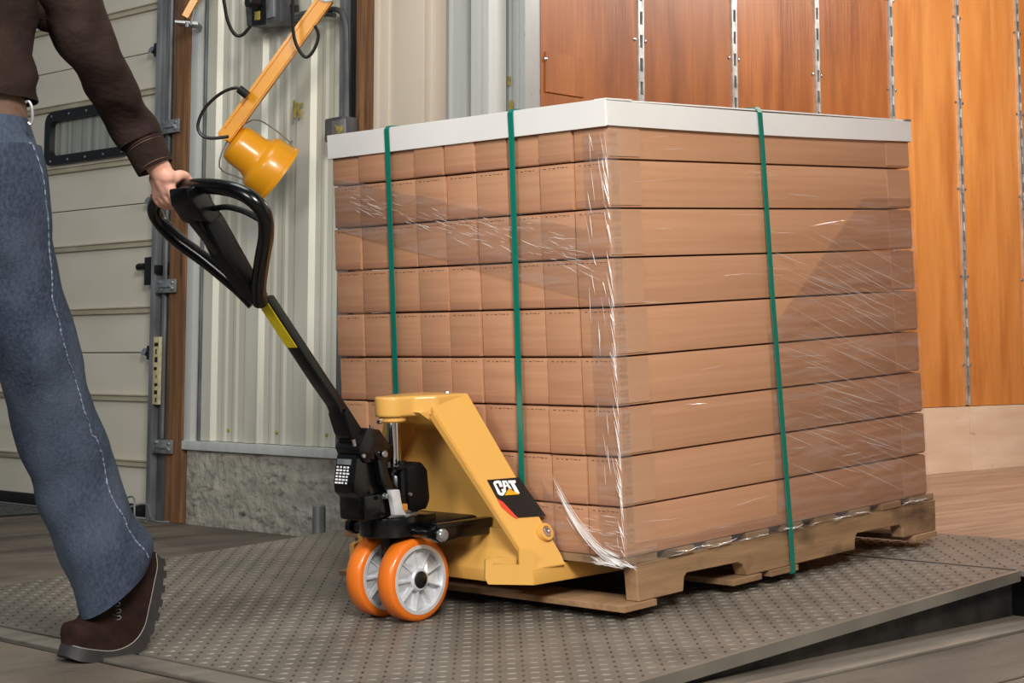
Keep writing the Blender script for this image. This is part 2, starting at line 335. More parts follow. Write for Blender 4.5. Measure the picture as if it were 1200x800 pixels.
for i in range(len(xs)-1):
    a = xs[i]+(.017 if i else 0); b = xs[i+1]-.017
    # two boards: wide ply sheet and narrower strip, so that grain breaks as on the real wall
    k = a+(b-a)*(.62, .55, .58, .6, .3, .56, .5, .5, .5, .5, .5)[i]
    m = M['panel_wood'] if i < 4 else M['panel_wood_light']
    bm = BM(); box(bm, a, 1.622+.0006*(i % 3), .405, k-.0002, 1.645, 2.94); obj('wood_panel', bm, m, tw, smooth=False)
    bm = BM(); box(bm, k+.0002, 1.6222, .405, b, 1.645, 2.94); obj('wood_panel', bm, m, tw, smooth=False)
    if i:
        bm = BM(); X = xs[i]     # vertical logistic track: channel with a ladder of slots
        box(bm, X-.016, 1.614, .41, X-.0085, 1.644, 2.94); box(bm, X+.0085, 1.614, .41, X+.016, 1.644, 2.94)
        z = .41
        while z < 2.9: box(bm, X-.009, 1.616, z, X+.009, 1.625, z+.040); z += .092
        t = obj('logistic_track', bm, M['track'], tw, smooth=False)
        bm = BM(); z = .6
        while z < 2.9:
            for s in (-.032, .032): lathe(bm, [(0, .006), (.006, .004), (.008, 0)], (X+s, 1.621, z), (0, -1, 0), 8)
            z += .42
        obj('rivet', bm, M['zinc'], tw, kind='stuff')
bm = BM()      # worn knot patches and a fixed wood block on the first panel
box(bm, 1.45, 1.616, 1.60, 1.66, 1.622, 1.75, .001); obj('patch_board', bm, M['panel_wood'], tw, smooth=False)
bm = BM()
for z in (.9, 1.3, 1.72, 2.1): lathe(bm, [(0, .006), (.006, .004), (.008, 0)], (1.45, 1.616, z), (0, -1, 0), 8)
obj('screw', bm, M['zinc'], tw, kind='stuff')
bm = BM(); box(bm, 1.42, -.96, TZ, 8.3, -.93, 2.95); obj('wall_right.001', bm, M['panel_wood'], kind='structure', smooth=False)
bm = BM(); box(bm, 8.3, -.96, TZ, 8.35, 1.68, 2.95); obj('wall_front.001', bm, M['panel_wood_light'], kind='structure', smooth=False)
bm = BM(); box(bm, 1.42, -.96, 2.95, 8.35, 1.68, 3.0); obj('ceiling', bm, M['white_trim'], kind='structure', smooth=False)
# added, unseen: two ceiling strip fittings whose lamps brighten the wood wall
for i, X in enumerate((2.7, 4.6)):
    bm = BM(); box(bm, X-.55, .0, 2.90, X+.55, .14, 2.95, .01)
    t = obj('added_strip_light', bm, M['white_plastic'], label=('added white strip light under the trailer roof near its doors' if i == 0 else 'added white strip light under the trailer roof further inside'), cat='light')
    area('trailer_fill_lamp', (X, -.1, 2.86), (X, 1.2, 1.0), 1.2, .25, 44, (1, .95, .9))
# ---------------------------------------------------------------- left overhead dock door (another bay)
d = bpy.data.objects.new('door_1', None); COL.objects.link(d); d.location = (1.16, 5.1, 0); MW['door_1'] = Matrix.Translation((1.16, 5.1, 0)); d['kind'] = 'structure'; d['label'] = 'cream sectional overhead dock door with a small framed window'
joints = [.012, .655, 1.30, 1.96, 2.60, 3.25]
wy0, wy1, wz0, wz1 = 3.86, 4.49, 1.548, 1.735
for i in range(5):
    z0, z1 = joints[i]+.002, joints[i+1]-.002
    bm = BM()
    if i != 2: box(bm, 1.15, 3.575, z0, 1.19, 6.65, z1, .003)
    else:
        box(bm, 1.15, 3.575, z0, 1.19, 6.65, wz0); box(bm, 1.15, 3.575, wz1, 1.19, 6.65, z1)
        box(bm, 1.15, 3.575, wz0, 1.19, wy0, wz1); box(bm, 1.15, wy1, wz0, 1.19, 6.65, wz1)
    obj('door_section', bm, M['door_paint'], d, smooth=False)
for z in (.186, .462, .838, 1.125, 1.49, 1.785, 2.16, 2.43):
    bm = BM(); box(bm, 1.135, 3.60, z-.014, 1.15, 6.65, z+.014, .004); box(bm, 1.128, 3.60, z+.008, 1.137, 6.65, z+.014, .002); obj('rail', bm, M['rail_paint'], d)
bm = BM()
def rrect(y0, z0, y1, z1, r, n=5):
    o = []
    for cy, cz, a in ((y1-r, z1-r, 0), (y0+r, z1-r, 90), (y0+r, z0+r, 180), (y1-r, z0+r, 270)):
        for k in range(n+1):
            t = math.radians(a+90*k/n); o.append((cy+r*math.cos(t), cz+r*math.sin(t)))
    return o
def ring(bm, O, I, x0, x1):
    n = len(O)
    vo = [[bm.verts.new((x, *p)) for p in O] for x in (x0, x1)]; vi = [[bm.verts.new((x, *p)) for p in I] for x in (x0, x1)]
    for k in range(n):
        l = (k+1) % n
        bm.faces.new((vo[0][k], vo[0][l], vi[0][l], vi[0][k])); bm.faces.new((vo[1][k], vo[1][l], vi[1][l], vi[1][k]))
        bm.faces.new((vo[0][k], vo[0][l], vo[1][l], vo[1][k])); bm.faces.new((vi[0][k], vi[0][l], vi[1][l], vi[1][k]))
    bmesh.ops.recalc_face_normals(bm, faces=bm.faces[:])
ring(bm, rrect(wy0-.035, wz0-.03, wy1+.035, wz1+.03, .05), rrect(wy0+.01, wz0+.012, wy1-.01, wz1-.012, .03), 1.128, 1.165)
wf = obj('window_frame', bm, M['plastic'], d)
bm = BM(); box(bm, 1.157, wy0, wz0, 1.163, wy1, wz1); obj('pane', bm, M['glass'], wf, smooth=False)
bm = BM()
for k in range(5):
    for z in (wz0-.012, wz1+.012): lathe(bm, [(0, .004), (.005, .003), (.006, 0)], (1.128, wy0+.02+k*.147, z), (-1, 0, 0), 8)
obj('frame_screw', bm, M['galv'], wf, kind='stuff')
bm = BM(); box(bm, 1.14, 3.56, FZ, 1.18, 6.65, .014, .004); obj('bottom_seal', bm, M['rubber'], d)
bm = BM(); box(bm, 1.14, 3.555, .014, 1.18, 3.60, 3.25); obj('edge_seal', bm, M['dark_steel'], d, smooth=False)
# roller hinges and slide bolt on the door edge
def hinge(z, s=1):
    bm = BM(); box(bm, 1.105, 3.585, z-.03, 1.135, 3.62, z+.03, .006); prism(bm, [(3.62, z-.02), (3.655, z-.005), (3.655, z+.005), (3.62, z+.02)], 1.11, 1.13, 'x', .003)
    tube(bm, [(1.115, 3.54, z), (1.115, 3.60, z)], .008, 8); h = obj('roller_hinge', bm, M['plastic'], d)
    bm = BM(); lathe(bm, [(0, .012), (.018, .010), (.018, -.010), (0, -.012)], (1.115, 3.64, z), (-1, 0, .4), 12); obj('roller', bm, M['chrome'], h)
hinge(1.955); hinge(.655); hinge(1.30)
bm = BM(); box(bm, 1.10, 3.575, .94, 1.135, 3.645, 1.06, .006); box(bm, 1.108, 3.56, .915, 1.13, 3.60, 1.085, .004); tube(bm, [(1.11, 3.645, 1.02), (1.11, 3.70, 1.02)], .016, 10); obj('slide_bolt', bm, M['plastic'], d)
for z in (.80, .50, .27): 
    bm = BM(); box(bm, 1.12, 3.563, z, 1.136, 3.585, z+.12, .003); obj('seal_clip', bm, M['plastic'], d)
# vertical track beside the door
t = empty('door_track', FW, (1.12, 3.49, FZ), 'galvanised vertical door track between cream dock door and timber post', 'door track')
bm = BM(); box(bm, 1.07, 3.515, FZ, 1.10, 3.548, 4.0, .003); obj('front_flange', bm, M['galv'], t)
bm = BM(); box(bm, 1.10, 3.455, FZ, 1.115, 3.545, 4.0, .002); box(bm, 1.10, 3.448, FZ, 1.135, 3.456, 4.0, .002); obj('web', bm, M['galv_dark'], t)
bm = BM(); tube(bm, [(1.09, 3.470, .3), (1.09, 3.470, 4.0)], .012, 8); obj('conduit', bm, M['galv_dark'], t)
for z in (1.60, .93, .27):
    bm = BM(); box(bm, 1.06, 3.36, z-.028, 1.072, 3.50, z+.028, .002); box(bm, 1.048, 3.38, z-.006, 1.061, 3.46, z+.006, .002)
    k = obj('bracket', bm, M['galv'], t)
    bm = BM()
    for yy, zz in ((3.375, z-.012), (3.375, z+.012), (3.47, z-.016), (3.47, z+.016)): lathe(bm, [(0, .01), (.007, .008), (.007, 0)], (1.06, yy, zz), (-1, 0, 0), 6)
    obj('bolt', bm, M['zinc'], k, kind='stuff')
bm = BM(); box(bm, 1.066, 3.468, .44, 1.099, 3.512, .72, .002); obj('torn_label', bm, M['label_cream'], t)
bm = BM()
for k in range(8): box(bm, 1.0645, 3.474+random.random()*.02, .45+k*.033, 1.0662, 3.486+random.random()*.02, .462+k*.033+random.random()*.01)
obj('label_print', bm, M['sticker_black'], t, smooth=False)
bm = BM(); box(bm, 1.09, 3.44, .98, 1.098, 3.50, 1.03, .004); box(bm, 1.06, 3.485, .985, 1.10, 3.512, 1.02, .003); obj('stop_block', bm, M['plastic'], t)
bm = BM(); tube(bm, smooth_path([(.98, 3.92, FZ+.006), (1.02, 3.7, FZ+.03), (1.07, 3.55, .03), (1.04, 3.45, FZ+.01), (1.06, 3.36, FZ+.006)]), .004, 6); tube(bm, smooth_path([(1.0, 3.85, FZ+.006), (1.06, 3.70, .04), (1.06, 3.62, .05), (1.03, 3.56, FZ+.01), (1.0, 3.44, FZ+.006)]), .004, 6)
obj('pull_rope', bm, M['galv'], label='thin grey pull rope lying on the floor below the dock door', cat='rope')
# plate of the neighbouring bay
bm = BM(); box(bm, .2, 4.1, FZ, 1.08, 6.3, FZ+.008, .002)
t = obj('dock_plate', bm, M['dark_steel'], label='dark tread plate on the floor of the next bay below the cream door', cat='dock plate', smooth=False)
bm = BM()
for i in range(16):
    for k in range(40):
        x = .23+i*.052; y = 4.13+k*.054; box(bm, x, y, FZ+.008, x+.03, y+.009, FZ+.0105)
obj('tread_lug', bm, M['galv_dark'], t, smooth=False, kind='stuff')
# floor bumper posts by the curb
bm = BM(); lathe(bm, [(.024, 0), (.024, .135), (.018, .14), (0, .14)], (.97, 2.30, FZ), (0, 0, 1), 16); b0 = obj('stub_pipe', bm, M['galv'], label='short steel pipe stub standing on the floor at the curb end', cat='pipe')
bm = BM(); box(bm, .99, 2.17, FZ, 1.09, 2.26, .10, .006); obj('bumper_block', bm, M['curb'], label='small grey concrete block at the end of the curb behind the yellow truck', cat='block')
# ---------------------------------------------------------------- dock leveller
RS = math.tan(TH)
def rz(x): return RS*(x+.25)+.006
FP = Matrix.Translation((-.87, 0, rz(-.87))) @ Matrix.Rotation(-TH, 4, 'Y')   # plate frame
dp = empty('dock_leveler', FP, (0, .7, 0), 'worn grey steel dock plate with raised tread sloping up under the pallet into the trailer', 'dock plate')
YA, YB = -.415, 1.87
XL = 1.95/math.cos(TH)
bm = BM(); box(bm, 0, YA, -.014, XL, YB, -.0005, .001); obj('deck', bm, M['steel_plate'], dp, F=FP, smooth=False)
bm = BM(); LX = XL+.50
prism(bm, [(XL+.002, -.0145), (LX-.01, -.0145), (LX, -.010), (LX-.02, -.0005), (XL+.002, -.0005)], YA-.03, YB, 'y'); obj('lip', bm, M['steel_plate'], dp, F=FP, smooth=False)
bm = BM(); tube(bm, [(XL+.001, YA, -.012), (XL+.001, YB, -.012)], .0135, 8); obj('hinge_rod', bm, M['dark_steel'], dp, F=FP)
bm = BM()
def lug(x, y, a, L=.0115, w=.0040, h=.0014):
    c, s = math.cos(a), math.sin(a)
    P = [(L, 0), (0, w), (-L, 0), (0, -w)]
    v = [bm.verts.new((x+p*c-q*s, y+p*s+q*c, -.0008)) for p, q in P]
    u = [bm.verts.new((x+(p*c-q*s)*.6, y+(p*s+q*c)*.6, h)) for p, q in P]
    bm.faces.new(u)
    for k in range(4): bm.faces.new((v[k], v[(k+1) % 4], u[(k+1) % 4], u[k]))
st = .034; nx = int(LX/st); ny = int((YB-YA)/st)
for i in range(nx):
    for k in range(ny):
        x, y = .02+i*st, YA+.02+k*st
        if abs(x-XL) < .016 or x > LX-.03: continue
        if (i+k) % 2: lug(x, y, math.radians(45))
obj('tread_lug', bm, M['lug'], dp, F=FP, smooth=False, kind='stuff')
bm = BM()
for i in range(nx):
    for k in range(ny):
        x, y = .02+i*st, YA+.02+k*st
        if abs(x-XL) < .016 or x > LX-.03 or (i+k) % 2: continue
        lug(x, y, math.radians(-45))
obj('tread_lug', bm, M['lug_lit'], dp, F=FP, smooth=False, kind='stuff')
bm = BM()      # side skirts and toe guard
hexa(bm, [(.55, YA-.012, -.027), (XL, YA-.012, -.027), (XL, YA, -.027), (.55, YA, -.027), (.01, YA-.012, -.0005), (XL, YA-.012, -.0005), (XL, YA, -.0005), (.01, YA, -.0005)])
obj('edge_angle', bm, M['curb_angle'], dp, F=FP, smooth=False)
bm = BM(); prism(bm, [(-.80, FZ), (1.09, FZ), (1.09, rz(1.09)-.018), (-.80, rz(-.80)-.018)], YA+.02, YA+.03, 'y'); obj('side_skirt', bm, M['dark_steel'], dp, smooth=False)
bm = BM(); prism(bm, [(-.80, FZ), (1.09, FZ), (1.09, rz(1.09)-.018), (-.80, rz(-.80)-.018)], YB-.03, YB-.02, 'y'); obj('side_skirt', bm, M['dark_steel'], dp, smooth=False)
bm = BM(); box(bm, -.965, YA-.14, FZ, -.885, YB+.06, FZ+.007, .002); obj('curb_angle', bm, M['curb_angle'], label='long worn steel curb strip across the floor where the dock plate is hinged', cat='floor strip')
bm = BM(); box(bm, -.88, YA-.14, FZ, 1.08, YA-.085, FZ+.008, .002); obj('curb_angle', bm, M['curb_angle'], label='steel curb strip along the floor beside the near edge of the dock plate', cat='floor strip')
# ---------------------------------------------------------------- pallet (frame FL)
pl = empty('wooden_pallet', FL, (.69, .509, -.122), 'weathered wooden stringer pallet under the wrapped carton load', 'pallet')
def stringer(y0, y1):
    bm = BM(); z0, z1 = -.108, -.020
    pts = [(.035, z1), (.040, z0), (.208, z0), (.214, -.075), (.225, -.066), (.43, -.070), (.452, -.078), (.466, z0), (.955, z0), (.958, -.075), (.97, -.066), (1.185, -.070), (1.196, -.08), (1.20, z0), (1.375, z0), (1.38, z1)]
    prism(bm, pts, y0, y1, 'y', .002, 1); return obj('stringer', bm, M['pallet'], pl, F=FL, smooth=False)
stringer(0, .04); stringer(.49, .53); stringer(.98, 1.018)
for i in range(9):
    x = .0+i*.157; w = .125 if i in (0, 8) else .095
    x = min(x, 1.375-w)+random.uniform(-.006, .006); ov = random.uniform(-.006, .010)
    bm = BM(); box(bm, x, -ov, -.0195, x+w, 1.018+ov, -.0015, .002); obj('deck_board', bm, M['pallet'], pl, F=FL, smooth=False)
for x, w in ((-.02, .12), (.40, .12), (.56, .12), (.93, .05), (1.25, .12)):
    if w < .06: continue
    bm = BM(); box(bm, x, -.006, -.124, x+w, 1.024, -.1085, .002); obj('bottom_board', bm, M['pallet'], pl, F=FL, smooth=False)
bm = BM()
for i in range(9):
    for y in (.02, .51, 1.0): lathe(bm, [(0, .002), (.004, .001), (.005, 0)], (.06+i*.157, y, -.0015), (0, 0, 1), 6)
obj('nail_head', bm, M['galv_dark'], pl, F=FL, kind='stuff')
# ---------------------------------------------------------------- cartons
NC, NR = 9, 9
LXC, WY, HZ = 1.337, 1.018/9, .118
def carton_mesh(h, end_print=True):
    bm = BM(); g = .0018
    box(bm, 0, g, g*.4, LXC, WY-g, h-g*2.0, .0026)
    return bm
top_h = .136
words = ['bottom', 'second', 'third', 'fourth', 'fifth', 'sixth', 'seventh', 'eighth', 'top']
cols = ['nearest', 'second', 'third', 'fourth', 'fifth', 'sixth', 'seventh', 'eighth', 'farthest']
protos = {}
def parts_for(o, h, near, F):
    # folded end flap (slightly raised panel) and a line of faded print on the end face
    bm = BM(); box(bm, -.0014, .004, .003, .0004, WY-.004, .022, .0004); obj('end_flap', bm, M['carton_dark'], o, F=F)
    bm = BM(); rr = random.Random(3)
    y = .018
    while y < WY-.02:
        w = rr.uniform(.003, .010); zz = h-.013+rr.uniform(-.001, .001); box(bm, -.0006, y, zz, .0002, y+w, zz+.0018); y += w+rr.uniform(.002, .012)
    obj('print_line', bm, M['ink'], o, F=F, smooth=False)
    if near:
        for a, b in ((0.0, .115), (LXC-.12, LXC)):
            bm = BM(); box(bm, a, -.0007, .006, b, .0011, h-.006); obj('tape', bm, M['tape'], o, F=F, smooth=False)
rj = random.Random(11)
for near in (True, False):
    for r in range(NR):
        for c in range(NC):
            if (c == 0) != near: continue
            h = top_h if r == NR-1 else HZ; key = (near, r == NR-1)
            lab = 'long brown cardboard carton, %s column from the near corner, %s layer%s' % (cols[c], words[r], '' if r in (0, 8) else ' from the bottom')
            x = rj.uniform(-.004, .004); y = c*WY+rj.uniform(-.0012, .0012)*(c > 0); z = r*HZ
            loc = Vector((x+LXC/2, y+WY/2, z))
            if key not in protos:
                bm = carton_mesh(h)
                o = obj('carton', bm, M['carton'], F=FL, label=lab, cat='carton', group='stacked cartons on the pallet')
                # proto authored at origin; move after the parts are made
                parts_for(o, h, near, FL)
                # obj() placed it at (LXC/2, WY/2, 0)
                o.matrix_world = FL @ Matrix.Translation(loc); protos[key] = o
            else:
                dup(protos[key], loc, F=FL, label=lab)
# ---- white paperboard cap (four-sided tray lid with folded corners)
cp = empty('cap_tray', FL, (LXC/2, .509, 1.02), 'white paperboard tray lid capping the top of the carton stack', 'tray lid')
t = .004; zt = 1.086; zb = 1.020
def wallp(name, x0, y0, x1, y1, z0=zb, z1=zt, par=cp):
    bm = BM(); box(bm, x0, y0, z0, x1, y1, z1, .0012); return obj(name, bm, M['cap'], par, F=FL, smooth=False)
bm = BM(); box(bm, -.004, -.004, 1.0825, LXC+.004, 1.022, 1.086); obj('top_sheet', bm, M['cap'], cp, F=FL, smooth=False)
# near side rail sags slightly in its middle like the photo: built as a bent strip
bm = BM(); n = 24; vs = []
for k in range(n+1):
    x = -.007+(LXC+.019)*k/n; s = -.004*math.sin(math.pi*k/n)
    vs.append([bm.verts.new((x, -.009, zb+s+.002)), bm.verts.new((x, -.005, zb+s+.002)), bm.verts.new((x, -.005, zt+s-.004)), bm.verts.new((x, -.009, zt+s-.004))])
for a, b in zip(vs, vs[1:]):
    for q in range(4): bm.faces.new((a[q], a[(q+1) % 4], b[(q+1) % 4], b[q]))
bm.faces.new(vs[0][::-1]); bm.faces.new(vs[-1]); bmesh.ops.recalc_face_normals(bm, faces=bm.faces[:])
obj('near_side_panel', bm, M['cap'], cp, F=FL, smooth=False)
wallp('end_panel', -.010, -.006, -.006, 1.026); wallp('end_panel', LXC+.006, -.006, LXC+.010, 1.026)
wallp('far_side_panel', -.006, 1.022, LXC+.006, 1.026)
bm = BM(); box(bm, -.008, -.010, 1.083, .085, .03, 1.0875, .001); obj('corner_flap', bm, M['cap'], cp, F=FL, smooth=False)
bm = BM(); box(bm, .085, -.002, 1.0865, .10, .028, 1.0905, .001); box(bm, LXC-.02, -.012, 1.082, LXC+.012, .03, 1.088, .001); obj('raw_edge', bm, M['card_edge'], cp, F=FL, smooth=False)
# ---- straps
def strap(pts, wvec, label, hw=.0088):
    P = [Vector(p) for p in pts]; w = Vector(wvec); bm = BM(); n = len(P); rings = []
    for i in range(n):
        a = P[i-1] if i else P[i]; b = P[i+1] if i < n-1 else P[i]; d = (b-a).normalized(); nn = d.cross(w).normalized()*.0012
        rings.append([bm.verts.new(P[i]+w*hw+nn), bm.verts.new(P[i]-w*hw+nn), bm.verts.new(P[i]-w*hw-nn), bm.verts.new(P[i]+w*hw-nn)])
    for a, b in zip(rings, rings[1:]):
        for q in range(4): bm.faces.new((a[q], a[(q+1) % 4], b[(q+1) % 4], b[q]))
    bm.faces.new(rings[0][::-1]); bm.faces.new(rings[-1]); bmesh.ops.recalc_face_normals(bm, faces=bm.faces[:])
    return obj('strap', bm, M['strap'], F=FL, smooth=False, label=label, cat='strap', group='green straps around the load')
def xstrap(y, dy=0):
    g = .013
    return [(.14, y+dy, -.0225), (.02, y+dy, -.023), (-g, y+dy, -.010), (-g, y+dy*.8, .2), (-g, y+dy*.4, .6), (-g, y, 1.02), (-g-.001, y, 1.082), (-.006, y, 1.0895), (.1, y, 1.090), (LXC/2, y, 1.090), (LXC+.006, y, 1.0895), (LXC+g, y, 1.08), (LXC+g, y, .5), (LXC+g, y, -.01), (LXC+.01, y, -.023), (LXC-.1, y, -.0235)]
strap(xstrap(.772), (0, 1, 0), 'green strap down the carton ends, the one nearer the ribbed wall')
strap(xstrap(.306, .014), (0, 1, 0), 'green strap down the carton ends, passing behind the yellow truck frame')
g = .013; X = .600
strap([(X+.05, 1.0, -.127), (X+.05, .02, -.127), (X+.05, -.010, -.126), (X+.049, -g+.002, -.112), (X+.044, -g, -.02), (X+.032, -g, .25), (X+.016, -g, .6), (X+.004, -g-.001, 1.0), (X, -g-.001, 1.076), (X, -.006, 1.0905), (X, .2, 1.0915), (X, 1.0, 1.0915), (X, 1.028, 1.0905), (X, 1.032, 1.05), (X, 1.032, .4), (X+.03, 1.032, -.11), (X+.04, 1.026, -.127), (X+.05, 1.0, -.127)], (1, 0, 0), 'green strap over the long carton side, running down under the pallet')
# ---- stretch film
def filmmat():
    m = bpy.data.materials.new('stretch_film'); m.use_nodes = True; nt = m.node_tree; N = nt.nodes; K = nt.links
    N.remove(N['Principled BSDF']); out = N['Material Output']
    tr = N.new('ShaderNodeBsdfTransparent'); gl = N.new('ShaderNodeBsdfGlossy'); gl.inputs['Roughness'].default_value = .16; gl.inputs['Color'].default_value = (1, 1, 1, 1)
    di = N.new('ShaderNodeBsdfDiffuse'); di.inputs['Color'].default_value = (.9, .88, .86, 1)
    tc = N.new('ShaderNodeTexCoord')
    def noise_(sc, det):
        mp = N.new('ShaderNodeMapping'); mp.inputs['Scale'].default_value = sc; K.new(tc.outputs['Object'], mp.inputs[0])
        n = N.new('ShaderNodeTexNoise'); n.inputs['Scale'].default_value = 1; n.inputs['Detail'].default_value = det; n.inputs['Distortion'].default_value = .4; K.new(mp.outputs[0], n.inputs[0]); return n.outputs[0]
    bp = N.new('ShaderNodeBump'); bp.inputs['Strength'].default_value = .7; bp.inputs['Distance'].default_value = .01
    K.new(noise_((5, 5, 60), 6), bp.inputs['Height']); K.new(bp.outputs[0], gl.inputs['Normal'])
    fr = N.new('ShaderNodeLayerWeight'); fr.inputs['Blend'].default_value = .25; K.new(bp.outputs[0], fr.inputs['Normal'])
    mr = N.new('ShaderNodeMapRange'); mr.inputs[3].default_value = .03; mr.inputs[4].default_value = .45; K.new(fr.outputs['Fresnel'], mr.inputs[0])
    mx = N.new('ShaderNodeMixShader'); K.new(mr.outputs[0], mx.inputs[0]); K.new(tr.outputs[0], mx.inputs[1]); K.new(gl.outputs[0], mx.inputs[2])
    r = N.new('ShaderNodeValToRGB'); K.new(noise_((4, 4, 34), 5), r.inputs[0]); r.color_ramp.elements[0].position = .48; r.color_ramp.elements[0].color = (.02, .02, .02, 1); r.color_ramp.elements[1].position = .8; r.color_ramp.elements[1].color = (.16, .16, .16, 1)
    m2 = N.new('ShaderNodeMixShader'); K.new(r.outputs[0], m2.inputs[0]); K.new(mx.outputs[0], m2.inputs[1]); K.new(di.outputs[0], m2.inputs[2])
    K.new(m2.outputs[0], out.inputs[0]); return m
M['film'] = filmmat()
M['wrinkle_glint'] = mat('film_wrinkle_glint', '#f4f2f0', None, .2, 0, coat=.5)  # white colour paints in the glints along the film's creases
fm = empty('stretch_film', FL, (LXC/2, .509, -.02), 'clear stretch film wrapped tightly around the brown carton stack', 'stretch film')
e = .0065
# the film shows as bands drawn round the load: s runs along the ends (s = -y) and the long side (s = x)
def film_band(s0, s1, zlo, zhi, ns=60, nz=30, full=False):
    bm = BM(); rows = []
    for q in range(nz+1):
        row = []
        for k in range(ns+1):
            s_ = s0+(s1-s0)*k/ns; z = zlo(s_)+(zhi(s_)-zlo(s_))*q/nz
            x, y, nx_, ny_ = (-e, -s_, -1, 0) if s_ < 0 else ((s_, -e, 0, -1) if s_ < LXC+e else (LXC+e, s_-LXC-2*e, 1, 0))
            d = abs(noise.noise(Vector((x*5, y*5, z*14))))*.0035
            row.append(bm.verts.new((x+nx_*d, y+ny_*d, z)))
        rows.append(row)
    for a, b in zip(rows, rows[1:]):
        for k in range(ns): bm.faces.new((a[k], a[k+1], b[k+1], b[k]))
    return obj('film_band', bm, M['film'], fm, F=FL)
film_band(.60, LXC+e+.5, lambda s: -.015, lambda s: min(.86, .50+(s-.6)*.75), 110, 60)
film_band(-.070, .030, lambda s: -.018, lambda s: 1.014, 24, 90)
film_band(-1.016, -.070, lambda s: .86-.18*(1.018+s)/.9-.035-.03*(1.018+s), lambda s: .95-.18*(1.018+s)/.9+.02, 70, 16)
film_band(-.25, -.070, lambda s: -.018, lambda s: .02+3.0*(max(0, -s-.02))**2, 30, 16)
film_band(.030, .60, lambda s: -.018, lambda s: .035, 40, 6)
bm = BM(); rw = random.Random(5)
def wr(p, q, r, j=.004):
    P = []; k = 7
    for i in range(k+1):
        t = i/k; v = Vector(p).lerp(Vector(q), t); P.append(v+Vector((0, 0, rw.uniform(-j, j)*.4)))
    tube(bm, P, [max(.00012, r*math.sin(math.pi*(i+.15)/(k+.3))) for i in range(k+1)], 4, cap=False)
ys = -.0115; xs_ = -.0115
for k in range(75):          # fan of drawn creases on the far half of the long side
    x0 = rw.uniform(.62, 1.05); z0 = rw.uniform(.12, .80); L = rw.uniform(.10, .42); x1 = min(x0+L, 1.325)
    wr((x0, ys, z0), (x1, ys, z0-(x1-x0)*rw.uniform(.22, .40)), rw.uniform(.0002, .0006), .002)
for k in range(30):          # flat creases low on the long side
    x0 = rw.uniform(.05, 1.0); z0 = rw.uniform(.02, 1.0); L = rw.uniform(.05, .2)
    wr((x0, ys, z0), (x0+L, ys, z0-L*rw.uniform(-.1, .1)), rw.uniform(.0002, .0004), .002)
for k in range(90):          # crumpled vertical gathering along the near corner, its white edge glint painted in
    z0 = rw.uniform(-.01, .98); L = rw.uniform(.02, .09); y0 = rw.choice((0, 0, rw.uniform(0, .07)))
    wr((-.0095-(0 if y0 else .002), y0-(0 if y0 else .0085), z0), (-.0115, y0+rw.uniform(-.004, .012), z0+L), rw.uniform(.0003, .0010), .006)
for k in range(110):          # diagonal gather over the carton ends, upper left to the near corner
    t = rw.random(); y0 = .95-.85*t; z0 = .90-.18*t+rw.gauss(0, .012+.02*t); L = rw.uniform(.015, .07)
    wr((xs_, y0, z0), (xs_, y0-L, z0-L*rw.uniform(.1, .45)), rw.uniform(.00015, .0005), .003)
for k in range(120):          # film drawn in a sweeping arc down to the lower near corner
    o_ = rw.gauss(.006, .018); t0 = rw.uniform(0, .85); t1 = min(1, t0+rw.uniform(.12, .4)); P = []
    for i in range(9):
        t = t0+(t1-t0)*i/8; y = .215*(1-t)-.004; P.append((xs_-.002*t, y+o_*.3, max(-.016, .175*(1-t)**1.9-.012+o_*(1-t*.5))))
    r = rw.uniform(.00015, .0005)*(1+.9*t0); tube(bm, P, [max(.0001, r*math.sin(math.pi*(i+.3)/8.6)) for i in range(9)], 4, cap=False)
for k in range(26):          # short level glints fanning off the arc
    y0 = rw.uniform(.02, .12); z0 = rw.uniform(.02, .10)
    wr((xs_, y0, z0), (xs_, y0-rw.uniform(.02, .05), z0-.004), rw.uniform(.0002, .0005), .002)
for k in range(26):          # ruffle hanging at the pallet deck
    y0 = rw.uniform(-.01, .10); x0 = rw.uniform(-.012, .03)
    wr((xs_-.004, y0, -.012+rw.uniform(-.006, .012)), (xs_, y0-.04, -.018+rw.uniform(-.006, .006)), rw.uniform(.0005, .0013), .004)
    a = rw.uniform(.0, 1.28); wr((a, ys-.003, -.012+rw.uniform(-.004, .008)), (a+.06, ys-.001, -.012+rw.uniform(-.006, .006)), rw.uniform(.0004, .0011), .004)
obj('film_crease_glint', bm, M['wrinkle_glint'], fm, F=FL, kind='stuff')
# ---------------------------------------------------------------- hand pallet truck (frame FL)
JZ = -.147
J = empty('pallet_truck', FL, (-.265, .509, JZ), 'yellow and black hand pallet truck with orange steer wheels lifting the pallet', 'pallet truck')
yc = .509
def P2(name, pts, y0, y1, m, bev=.003, par=J, smooth=True, label=None): 
    bm = BM(); prism(bm, pts, y0, y1, 'y', bev); return obj(name, bm, m, par, F=FL, smooth=smooth, label=label)
# forks
for s in (-1, 1):
    a, b = (.194, .355) if s < 0 else (.663, .824)
    bm = BM(); pts = [(-.112, -.026), (-.110, -.064), (.22, -.074), (1.02, -.074), (1.13, -.060), (1.15, -.045), (1.12, -.026), (-.02, -.0235)]
    prism(bm, pts, a, b, 'y', .003); f = obj('fork', bm, M['yellow'], J, F=FL)
    for x in (.93,):
        bm = BM(); lathe(bm, [(0, -.03), (.034, -.03), (.037, -.026), (.037, .026), (.034, .03), (0, .03)], (x, (a+b)/2, JZ+.037), (0, 1, 0), 24); obj('load_roller', bm, M['orange'], f, F=FL)
